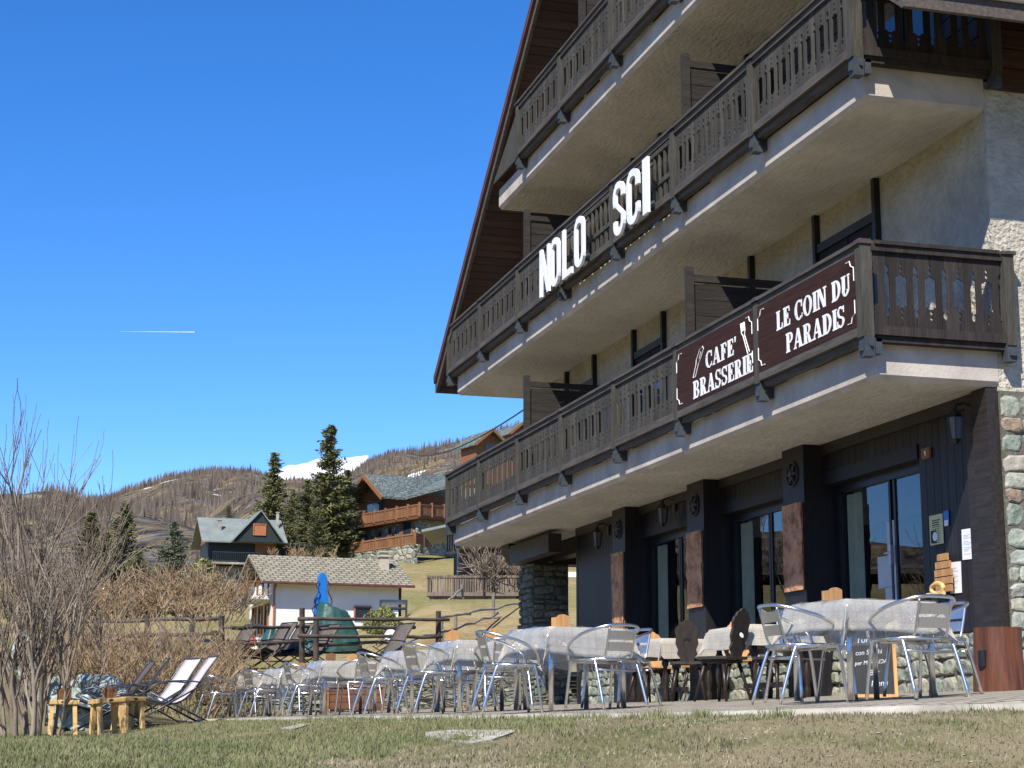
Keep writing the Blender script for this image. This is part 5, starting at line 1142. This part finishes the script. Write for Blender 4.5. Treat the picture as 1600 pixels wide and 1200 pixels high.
logfence('log_fence', 'dark log fence with a tall charred post beside the twiggy bush', [(346,962,1058,35.5),(334,985,1058,36)], [(350,981,35.4,512,979,38.5),(360,1006,35.6,470,1003,37),(352,1030,35.5,420,1026,37)], rp=.065, rr=.04)
logfence('log_fence', 'rough log fence behind the twiggy bushes', [(150,965,1035,44),(230,962,1030,44),(300,960,1028,44)], [(120,972,44,345,966,44),(120,995,44,345,990,44)], rp=.07, rr=.05)
logfence('pole_fence', 'thin crooked pole fence climbing the grass slope towards the stone pillar', [(690,965,1010,45),(712,962,1000,47),(771,930,968,52)], [(680,966,44,735,958,48),(735,958,48,824,941,56),(684,990,44,778,960,52),(640,1000,42,712,982,46)], m='fencelight', rp=.05, rr=.035, rough=.05)
logfence('pole_fence', 'short grey fence posts below the slatted terrace on the slope', [(722,914,938,62),(707,925,944,62)], [(722,920,62,694,944,60),(715,930,61,728,940,62)], m='fencelight', rp=.06, rr=.04, rough=.05)
br = make_lounger(X['sling'], X['black'], 'x', 'brown sling loungers on the upper terrace')
for i, (px, py, d, rz, lab) in enumerate(((412,1050,36.8,118,'brown sling lounger on the upper terrace, left of the two beside the log fence'),(440,1050,37.4,118,'brown sling lounger on the upper terrace, right of the two beside the log fence'),(482,1048,38.2,120,'brown sling lounger behind the log fence post'),(352,1052,38.5,115,'brown sling lounger behind the charred fence post'),(595,1052,36.5,112,'brown lounger frame behind the fourth terrace table'))):
    o = br if i == 0 else copy_tree(br); p = at(px, py, d); p.z = ground(p.x, p.y)+(.04 if p.y > 34.3 else .98); place(o, p, radians(rz), lab)
# ------------------------------------------------------------ yard things
def tarp(name, px, py, d, w, h, dp, lab, seed, top=.45, cat='covered machine'):
    b = at(px, py, d); mb = MB(); rows = []; n = 44
    for j in range(16):
        t = j/15; row = []
        for k in range(n+1):
            a = 2*pi*k/n; c, s = cos(a), sin(a); sq = (abs(c)**3+abs(s)**3)**(-1/3)
            f = 1.0-(1-top)*t**1.5; fold = 1+.05*(1-.5*t)*sin(a*13+seed+3*t)+.03*abs(sin(a*5+t*6))+.12*noise.noise(Vector((c*1.6,s*1.6,t*1.5+seed)))+.05*noise.noise(Vector((c*5,s*5,t*4+seed)))
            row.append((w/2*c*sq*f*fold+.12*w*t*(seed % 3-1), dp/2*s*sq*f*fold, h*t*(1+.10*noise.noise(Vector((c*2.1,s*2.1,seed)))-.16*c*t)))
        rows.append(row)
    rows.append([(w*.12*(seed % 3-1), 0, h*1.02)]*(n+1))
    mb.sheet(rows); o = mb.build(name, X['green'], smooth=True); o.location = b-Vector((0,0,.25)); tag(o, lab, cat)
tarp('tarp_cover', 522, 1008, 56, 1.6, 1.42, 1.5, 'tall dark green tarpaulin covering a machine right of the blue crane', 4, .62)
tarp('tarp_cover', 424, 1010, 50, .8, .72, .8, 'low green tarpaulin bundle left of the log fence post', 2, .5)
tarp('tarp_cover', 478, 1008, 52, .75, .55, .7, 'small green tarpaulin bundle under the blue crane', 3, .5)
b = at(503, 985, 58); e = empty('crane', b, 'bright blue folding crane arm rising before the white house', 'crane')
mb = MB(); mb.prism([(-.15,-.2),(.15,-.2),(.15,1.75),(.06,1.93),(-.10,1.93),(-.15,1.8)], (0,0,0), (1,0,0), (0,0,1), (0,1,0), .3); mb.build('arm', X['blue'], e, bevel=.02)
mb = MB(); mb.prism([(-.06,.35),(.26,.35),(.26,.5),(.152,1.2),(-.06,1.2)], (0,-.08,0), (1,0,0), (0,0,1), (0,1,0), .07); mb.box((-.27,-.05,.15),(-.152,.2,1.1)); mb.build('cylinder', X['blue'], e)
for s in (-1,1):
    mb = MB(); mb.tube(smooth_path([(s*.14,-.05,1.65),(s*.24,-.08,1.5),(s*.16,-.1,1.3),(s*.30,-.1,1.0),(s*.2,-.1,.7)],4), .02, 6); mb.tube(smooth_path([(s*.14,-.05,.9),(s*.36,-.08,.7),(s*.24,-.1,.45)],4), .018, 6); mb.build('hose', X['black'], e)
b = at(614, 992, 56); e = empty('metal_rack', b, 'grey blue metal frame rack standing by the white house', 'rack', rz=-.2)
mb = MB()
for i in (-.42,.42):
    for j in (-.3,.3): mb.beam((i,j,-.1),(i,j,1.1),.06,.06,up=(0,1,0))
for j in (-.3,.3): mb.beam((-.45,j,1.08),(.45,j,1.08),.07,.07); mb.beam((-.45,j,.85),(.45,j,.85),.05,.05)
mb.build('frame', X['steelblue'], e); mb = MB(); mb.box((-.4,-.28,1.0),(.4,.28,1.04)); mb.build('shelf', X['alud'], e)
b = at(384, 1012, 43); mb = MB(); mb.lathe((0,0,0), [(.12,0),(.24,.05),(.29,.16),(.24,.26),(.1,.30)], 18); o = mb.build('red_tub', X['red'], smooth=True); o.location = b; o.scale = (1,.7,.85); tag(o, 'faded red plastic tub behind the log fence', 'tub')
for i, (px, py, d, s, lab) in enumerate(((612,1000,50,.22,'white plastic sheeting bundled under the metal rack'),(618,1003,48,.14,'small white bundle in front of the metal rack'),(665,955,70,.14,'small white stone on the grass slope'))):
    boulder(px, py-6, d, s, lab, 30+i); o = bpy.data.objects[-1] if False else [x for x in bpy.data.objects if x.get('label') == lab][0]; o.data.materials[0] = X['paper']; o.name = 'white_bundle' if i < 2 else 'white_stone'; o['category'] = 'bundle' if i < 2 else 'stone'; del o['group']
# ------------------------------------------------------------ houses
def frame_at(px, py, d, name, lab, twist=0, cat='house'):
    b = at(px, py, d); a = atan2(b.x, b.y); return empty(name, b, lab, cat, rz=-a+twist)
def gable_roof(e, x0, x1, y0, y1, ze, zr, m, t=.12, name='roof', uvs=False):
    """ridge along local x"""
    ym = (y0+y1)/2; mb = MB()
    for (ya, za, yb, zb) in ((y0, ze, ym, zr), (y1, ze, ym, zr)):
        mb.add([(x0,ya,za),(x1,ya,za),(x1,yb,zb),(x0,yb,zb),(x0,ya,za-t),(x1,ya,za-t),(x1,yb,zb-t),(x0,yb,zb-t)], [(0,1,2,3),(4,5,6,7),(0,1,5,4),(1,2,6,5),(3,0,4,7)])
    o = mb.build(name, m, e)
    if uvs:
        ul = o.data.uv_layers.new(name='uv')
        for l in o.data.loops: c = o.data.vertices[l.vertex_index].co; ul.data[l.index].uv = (c.x, hypot(c.y-ym, c.z-zr))
    return o
def gable_end(mb, x, y0, y1, ze, zr, t, z0=None):
    ym = (y0+y1)/2; z0 = ze if z0 is None else z0
    mb.prism([(y0,z0),(y1,z0),(y1,ze),(ym,zr),(y0,ze)], (x,0,0), (0,1,0), (0,0,1), (1,0,0), t)
def win(e, x0, x1, z0, z1, y, fm, gm, axis='y', t=.08, name='window'):
    mb = MB(); w = .07*max(1, (x1-x0))
    def bx(a, b, c, d, o0, o1): 
        if axis == 'y': mb.box((a, y-o1, c), (b, y-o0, d))
        else: mb.box((y-o1, a, c), (y-o0, b, d))
    bx(x0-w,x0,z0-w,z1+w,0,t); bx(x1,x1+w,z0-w,z1+w,0,t); bx(x0+.001,x1-.001,z1,z1+w,0,t); bx(x0+.001,x1-.001,z0-w,z0,0,t); o = mb.build(name, fm, e)
    mb = MB(); bx(x0,x1,z0,z1,.01,.03); mb.build('pane', gm, o); return o
# white house
e = frame_at(425, 990, 88, 'white_house', 'low white plastered house with tan tiled roof below the orange chalet', radians(13))
gable_roof(e, -.75, 7.35, -.7, 6.2, 2.62, 4.25, X['rooftile'], .14, uvs=True)
mb = MB(); mb.box((0,0,-1.5),(6.7,5.5,2.70)); mb.build('wall', X['plaster'], e)
mb = MB(); gable_end(mb, -.04, 0, 5.5, 2.72, 4.0, .06, 2.705); mb.build('gable', X['chaletwood'], e)
mb = MB(); mb.box((-1.15,.2,1.75),(-.01,4.5,1.92)); b_ = mb.build('balcony', X['plaster'], e)
mb = MB()
for i in range(14): mb.box((-1.14,.25+i*.3,1.93),(-1.10,.35+i*.3,2.6))
for i in range(4): mb.box((-1.1+i*.28,.2,1.93),(-1.0+i*.28,.24,2.6))
mb.box((-1.16,.18,2.6),(-.02,.26,2.68)); mb.box((-1.16,.261,2.6),(-1.08,4.5,2.68)); mb.build('balcony_railing', X['orangewood'], b_)
for y in (.8,2.3,3.8): win(e, y, y+.7, -1.0 if y == .8 else .1, 1.5, 0, X['orangeshutter'], X['windowglass'], 'x')
win(e, 4.35, 5.15, .85, 1.45, 0, X['orangeshutter'], X['windowglass'])
mb = MB(); mb.tube([(.12,-.05,2.5),(.05,-.06,2.2),(.05,-.06,-1)], .05, 6); mb.build('downpipe', X['orangeshutter'], e); mb = MB(); mb.tube([(-.75,-.76,2.55),(7.35,-.76,2.55)], .07, 6); mb.build('gutter', X['roofmetal'], e)
mb = MB(); mb.box((6.1,1.3,3.0),(6.55,1.75,4.25)); mb.box((6.02,1.22,4.25),(6.63,1.83,4.33)); mb.box((6.12,1.32,4.34),(6.53,1.73,4.48)); mb.box((6.04,1.24,4.48),(6.61,1.81,4.55)); mb.build('chimney', mat('chimney_render', (.40,.35,.25),(.48,.43,.33),4), e)
mb = MB(); mb.box((6.702,.3,-1.5),(6.95,5.2,2.55)); mb.build('side_porch', X['darkwood'], e)
# dark green gabled house
e = frame_at(385, 898, 138, 'dark_green_house', 'dark green boarded house with steep grey green gables and an orange shutter', radians(9))
k = 138/F
mb = MB(); mb.box((-3.1,0,.9),(2.9,5,2.6)); mb.box((-3.3,-.2,-2),(2.9,5,.9)); mb.build('wall', X['greendark'], e)
gable_roof(e, -3.75, 3.1, -.9, 5.9, 2.55, 4.75, X['metalroof'])
mb = MB(); gable_end(mb, -3.12, 0, 5, 2.61, 4.45, .08); mb.build('side_gable', X['orangewood'], e)
mb = MB(); xa, xl, xr, za, zl = .8, -1.5, 2.75, 5.1, 2.55
mb.add([(xl,-1.5,zl),(xa,-1.5,za),(xa,3,za),(xl,3,zl),(xl,-1.5,zl-.14),(xa,-1.5,za-.14),(xa,3,za-.14),(xl,3,zl-.14)], [(0,1,2,3),(4,5,6,7),(0,1,5,4),(1,2,6,5),(3,0,4,7)])
mb.add([(xr,-1.5,zl),(xa,-1.5,za),(xa,3,za),(xr,3,zl),(xr,-1.5,zl-.14),(xa,-1.5,za-.14),(xa,3,za-.14),(xr,3,zl-.14)], [(0,1,2,3),(4,5,6,7),(0,1,5,4),(1,2,6,5),(3,0,4,7)]); mb.build('cross_roof', X['metalroof'], e)
mb = MB(); mb.prism([(xl+.3,zl-.05),(xr-.3,zl-.05),(xa,za-.2)], (0,-1.3,0), (1,0,0), (0,0,1), (0,1,0), .15); mb.build('cross_gable', X['greendark'], e)
win(e, .28, 1.18, 3.1, 3.9, -1.31, X['orangeshutter'], X['orangeshutter'], name='shutter')
mb = MB(); mb.box((-2.9,-1.2,.72),(1.0,-.21,.86)); mb.build('balcony', X['kerb'], e)
mb = MB()
for i in range(26): mb.box((-2.9+i*.15,-1.2,.87),(-2.86+i*.15,-1.17,1.6))
mb.box((-2.92,-1.22,1.6),(1.02,-1.15,1.68)); mb.build('balcony_railing', X['greendark'], e)
mb = MB(); mb.box((.6,-.22,1.7),(2.3,-.02,2.5)); mb.build('orange_panel', X['orangewood'], e)
mb = MB(); mb.box((-2.3,.6,3.0),(-2.02,.88,4.35)); mb.box((-2.35,.55,4.35),(-1.97,.93,4.43)); mb.build('chimney', X['kerb'], e)
mb = MB(); mb.box((2.5,1.2,3.0),(2.70,1.40,5.2)); mb.box((2.46,1.16,5.2),(2.74,1.44,5.28)); mb.build('chimney', X['kerb'], e)
mb = MB(); mb.add([(2.2,-2.0,2.5),(5.2,-2.0,2.25),(5.2,2.5,2.5),(2.2,2.5,2.8),(2.2,-2.0,2.4),(5.2,-2.0,2.15),(5.2,2.5,2.4),(2.2,2.5,2.7)], [(0,1,2,3),(4,5,6,7),(0,1,5,4),(1,2,6,5),(2,3,7,6),(3,0,4,7)]); mb.build('porch_roof', X['greendark'], e)
mb = MB(); mb.box((2.91,-.5,-1.5),(4.5,2.3,2.2)); mb.build('porch_wall', X['greendark'], e)
mb = MB(); mb.box((-3.35,-.4,-3),(4.5,-.201,.6)); mb.build('stone_base', X['housestone'], e)
# orange chalet
e = empty('chalet', at(655,862,147), 'large orange timber chalet on stone base with slate roof on the slope', 'house')
def quadwall(mb, a, b, z0, z1, t=.25):
    a, b = Vector(a), Vector(b); n = Vector((b.y-a.y, a.x-b.x, 0)).normalized()*t
    if n.dot(Vector((a.x,a.y,0))) < 0: n = -n
    mb.add([(a.x,a.y,z0),(b.x,b.y,z0),(b.x,b.y,z1),(a.x,a.y,z1),(a.x+n.x,a.y+n.y,z0),(b.x+n.x,b.y+n.y,z0),(b.x+n.x,b.y+n.y,z1),(a.x+n.x,a.y+n.y,z1)], [(0,1,2,3),(4,5,6,7),(0,1,5,4),(1,2,6,5),(2,3,7,6),(3,0,4,7)])
def Z(y, d): return at(600, y, d).z
A, B, C_ = at(552,850,152.8), at(653,850,145.1), at(712,850,150)
mb = MB(); quadwall(mb, A, B, Z(872,150), Z(806,150)); quadwall(mb, B, C_, Z(872,150), Z(806,150)); mb.build('stone_base', X['housestone'], e, world=True)
def onwall(a, b, t): return a+(b-a)*t
nrm = Vector((B.y-A.y, A.x-B.x, 0)).normalized(); nrm = -nrm if nrm.dot(Vector((A.x,A.y,0))) > 0 else nrm
for t0, t1, y0, y1, m in ((.10,.26,832,852,'window'),(.40,.46,830,846,'window'),(.56,.61,826,846,'window'),(.73,.93,820,845,'window')):
    p, q = onwall(A,B,t0)+nrm*.02, onwall(A,B,t1)+nrm*.02; mb = MB(); quadwall(mb, p+nrm*.06, q+nrm*.06, Z(y1,150), Z(y0,150), .08); w_ = mb.build('window', X['orangewood'], e, world=True)
    p, q = onwall(A,B,t0+(t1-t0)*.3)+nrm*.11, onwall(A,B,t1-(t1-t0)*.12)+nrm*.11; mb = MB(); quadwall(mb, p, q, Z(y1-2,150), Z(y0+3,150), .03); mb.build('pane', X['windowglass'], w_, world=True)
A2, B2, C2 = at(548,800,157), at(600,800,152), at(714,800,157)
mb = MB(); quadwall(mb, A2, B2, Z(808,153), Z(782,153)); quadwall(mb, B2, C2, Z(808,153), Z(768,153)); mb.build('upper_wall', X['chaletwood'], e, world=True)
ap = at(568,745,154.5); n2 = Vector((B2.y-A2.y, A2.x-B2.x, 0)).normalized(); n2 = -n2 if n2.dot(Vector((A2.x,A2.y,0))) > 0 else n2
def tri(mb, a, b, c, t):
    mb.add([a,b,c,a+t,b+t,c+t], [(0,1,2),(3,4,5),(0,1,4,3),(1,2,5,4),(2,0,3,5)])
mb = MB(); tri(mb, Vector((A2.x,A2.y,Z(786,157))), Vector((B2.x,B2.y,Z(780,152))), Vector((ap.x,ap.y,Z(750,154))), -n2*.3); mb.build('gable', X['chaletwood'], e, world=True)
p, q = onwall(A2,B2,.50)+n2*.10, onwall(A2,B2,.93)+n2*.10; mb = MB(); quadwall(mb, p, q, Z(806,153), Z(783,153), .09); w_ = mb.build('window', X['orangewood'], e, world=True)
for t0, t1 in ((.55,.71),(.74,.90)): p, q = onwall(A2,B2,t0)+n2*.16, onwall(A2,B2,t1)+n2*.16; mb = MB(); quadwall(mb, p, q, Z(804,153), Z(786,153), .04); mb.build('pane', X['windowglass'], w_, world=True)
# roof planes
def slab3(mb, pts, t=.22):
    n = len(pts); mb.add([Vector(p) for p in pts]+[Vector(p)-Vector((0,0,t)) for p in pts], [tuple(range(n)), tuple(range(n,2*n))]+[(i,(i+1)%n,n+(i+1)%n,n+i) for i in range(n)])
G = at(567.5,740,152.5); GL = at(537,791,156.5); GR = at(597,775,149.5); V0 = at(632,777,150.5); V1 = at(648,746,156); RR = at(720,734,164); RB = at(725,752,150.0)
bk = Vector((_f0.x,_f0.y,0)).normalized()*4
mb = MB(); slab3(mb, [G, GR, V0, V1]); slab3(mb, [V0+Vector((.02,.02,.01)), RB, RR, V1+Vector((.02,0,.01))]); slab3(mb, [G+Vector((0,0,.01)), V1+Vector((0,0,.01)), RR+Vector((0,0,.01)), RR+bk-Vector((0,0,3)), GL+bk*.9+Vector((6,0,0)), GL+Vector((0,0,.01))]); mb.build('roof', X['slate'], e, world=True)
mb = MB(); mb.beam(G-Vector((0,0,.2)), GR-Vector((0,0,.2)), .14, .34); mb.beam(G-Vector((0,0,.2)), GL-Vector((0,0,.2)), .14, .34); 
mb.build('verge_board', X['orangewood'], e, world=True)
mb = MB()
for t in (0.0,.33,.66,1.0):
    p = GL+(G-GL)*t-Vector((0,0,.5)); mb.beam(p, p-n2*1.8, .2, .25)
mb.build('purlin', X['chaletwood'], e, world=True)
def fence_line(pts, h, m, e, name, w=.10, gap=.17, top=True):
    mb = MB()
    for si, (a, b) in enumerate(zip(pts, pts[1:])):
        L = (b-a).length; n = max(2, int(L/gap))
        for i in range(si > 0, n):
            p = a+(b-a)*i/n; mb.box((p.x-w/2,p.y-.03,p.z),(p.x+w/2,p.y+.03,p.z+h))
        mb.beam(a+Vector((0,0,h+.05)), b+Vector((0,0,h+.05)), .14, .12); mb.beam(a+Vector((0,0,.08)), b+Vector((0,0,.08)), .10, .10)
        k = max(1, int(L/1.5))
        for i in range(si > 0, k+1): p = a+(b-a)*i/k; mb.box((p.x-.09,p.y-.09,p.z-.1),(p.x+.09,p.y+.09,p.z+h+.25))
    return mb.build(name, m, e, world=True)
BL, BC, BR = at(535,825,152.5), at(655,805,144.5), at(712,809,149)
mb = MB(); bkv = Vector((_f0.x,_f0.y,0)).normalized()*3; slab3(mb, [BL, BC, BR, BR+bkv, BC+bkv, BL+bkv*.8], .25); bal = mb.build('balcony', X['chaletwood'], e, world=True)
fence_line([BL, BC, BR], .85, X['orangewood'], bal, 'balcony_railing')
FL, FC, FR = at(528,868,150), at(648,850,143), at(674,852,146)
for i, (a, b) in enumerate(((FL,FC),(FC,FR))): pass
mb = MB(); quadwall(mb, FL-Vector((0,0,1.2)), FC-Vector((0,0,1.2)), FC.z-2.4, FC.z-.1, .3); mb.build('terrace_wall', X['housestone'], e, world=True)
f = fence_line([FL, FC, FR], .8, X['orangewood'], e, 'terrace_fence')
# small cabins high on the slope
for px, py, d, s, lab in ((765,712,180,1.0,'small orange gabled cabin high above the chalet roof'),(812,690,205,.8,'orange cabin gable peeping out beside the privacy screen')):
    e = frame_at(px, py, d, 'cabin', lab, radians(28))
    mb = MB(); mb.box((-1.6*s,0,-3),(3.5*s,3.4*s,1.3*s)); mb.prism([(-1.6*s,1.3*s),(1.6*s,1.3*s),(0,2.5*s)], (0,0,0), (1,0,0), (0,0,1), (0,1,0), 3); mb.build('wall', X['orangewood'], e)
    mb = MB(); 
    for sx in (-1,1): mb.add([(sx*2.1*s,-.8,1.0*s),(0,-.8,2.75*s),(0,5,2.75*s),(sx*2.1*s,5,1.0*s),(sx*2.1*s,-.8,.85*s),(0,-.8,2.6*s),(0,5,2.6*s),(sx*2.1*s,5,.85*s)], [(0,1,2,3),(4,5,6,7),(0,1,5,4),(1,2,6,5),(3,0,4,7)])
    mb.build('roof', X['slate'], e)
    mb = MB(); mb.beam((-2.1*s,-.83,.9*s),(0,-.83,2.66*s),.05,.28); mb.beam((2.1*s,-.83,.9*s),(0,-.83,2.66*s),.05,.28); mb.build('verge_board', X['orangewood'], e)
    win(e, -.4*s, .4*s, .4*s, 1.2*s, 0, X['orangeshutter'], X['windowglass'])
# dark timber house on the slope, partly behind the lowest balcony
e = frame_at(705, 935, 66, 'timber_house', 'weathered dark timber house with grey slatted terrace, left of the stone pillar', radians(-4))
mb = MB(); mb.box((0,1.2,-.5),(1.9,4,2.0)); mb.build('wall', X['oldwood'], e)
mb = MB(); mb.box((-.1,0.2,2.0),(3.2,4,2.3)); mb.build('upper_floor', X['plaster'], e)
mb = MB()
for i in range(18): mb.box((.45+i*.14,.13,2.05),(.51+i*.14,.18,2.2))
mb.build('dentils', X['oldwood'], e)
mb = MB(); mb.box((.60,1.1,.9),(.85,1.19,1.6)); mb.build('shutter', X['orangewood'], e)
win(e, .9, 1.35, .9, 1.65, 1.19, X['steelblue'], X['windowglass']); win(e, -.0+1.45, 1.75, .9, 1.65, 1.19, X['chaletwood'], X['windowglass'])
mb = MB(); mb.add([(-1.1,-.8,2.55),(1.5,-.8,3.1),(1.5,4,3.1),(-1.1,4,2.55),(-1.1,-.8,2.45),(1.5,-.8,3.0),(1.5,4,3.0),(-1.1,4,2.45)], [(0,1,2,3),(4,5,6,7),(0,1,5,4),(1,2,6,5),(2,3,7,6),(3,0,4,7)]); mb.build('roof', X['metalroof'], e)
mb = MB(); mb.tube([(.27,-.1,.2),(.27,-.1,2.6)], .06, 8); mb.build('post', X['steelblue'], e)
mb = MB()
for i in range(5): mb.box((-.18+i*.09,-.1,1.75),(-.13+i*.09,-.06,2.45))
mb.box((-.2,-.12,2.4),(.25,-.04,2.46)); mb.box((-.2,-.12,1.7),(.25,-.04,1.75)); mb.build('balcony_railing', X['greendark'], e)
mb = MB(); mb.box((-.85,-1.0,.02),(2.6,1.19,.16)); mb.box((-.75,-.9,-.5),(2.5,1.1,.019)); tr_ = mb.build('terrace', X['oldwood'], e)
mb = MB(); rng = random.Random(3)
for i in range(36): mb.box((-.85+i*.095,-1.0,.165),(-.85+i*.095+rng.uniform(.05,.075),-.97,.80+rng.uniform(-.02,.02)))
for i in range(18): mb.box((-.85,-.96+i*.11,.165),(-.82,-.9+i*.11,.8))
mb.box((-.87,-1.03,.70),(2.6,-1.001,.78)); mb.build('slatted_railing', X['oldwood'], tr_)
mb = MB(); mb.tube([(1.3,-1.1,-.5),(1.3,-1.1,.95)], .03, 8); mb.lathe((1.3,-1.1,.95), [(.05,0),(.06,.05),(.02,.1)], 8); mb.build('lamp_post', X['black'], tr_)
# white thing in the gap beside the pillar, drawn as a bench
e = frame_at(897, 960, 70, 'bench_shape', 'pale bench-like shape glimpsed in the gap beside the stone pillar', 0, 'bench'); mb = MB(); mb.box((-.6,0,1.5),(.6,.5,1.72)); mb.build('seat', X['plaster'], e); mb = MB(); mb.box((-.5,.05,.3),(-.3,.45,1.5)); mb.box((.3,.05,.3),(.5,.45,1.5)); mb.build('support', X['plaster'], e)
# overhead cable and vapour trail
mb = MB(); a, b = at(640,708,230), at(845,622,80); n = 24
mb.tube([a+(b-a)*i/n-Vector((0,0,5*(i/n)*(1-i/n))) for i in range(n+1)], [.05+.0*i for i in range(n+1)], 4); o = mb.build('overhead_cable', X['cable'], loc=None); tag(o, 'thin dark overhead cable running up towards the lowest privacy screen', 'cable')
mb = MB(); a, b = at(188,518,14000), at(304,519,14000); mb.tube([a, a+(b-a)*.4, a+(b-a)*.8, b], [.3,1.3,2.0,2.8], 6); o = mb.build('vapour_trail', X['contrail']); tag(o, 'thin white aircraft vapour trail in the blue sky', 'vapour trail')
# ladder-like chimney pots etc. are part of the houses; bare trees left of the view that mirror in the door glass
for i, (x, y, s) in enumerate(((-5.4, 46, 5), (-9, 52, 6), (-4.9, 54, 7))):
    rng = random.Random(s); mb = MB()
    for k in range(7): bare(mb, Vector((rng.uniform(-.6,.6), rng.uniform(-.6,.6), -.2)), Vector((rng.uniform(-.3,.3), rng.uniform(-.3,.3), 1)).normalized(), 3.0, .07, 4, rng, .5, .012, .15, 3)
    o = mb.build('bare_tree', X['twig'], smooth=True, fixn=False); o.location = (x, y, ground(x, y)); tag(o, 'leafless tree outside the left edge, mirrored in the door glass', 'tree', 'trees mirrored in the glass doors')
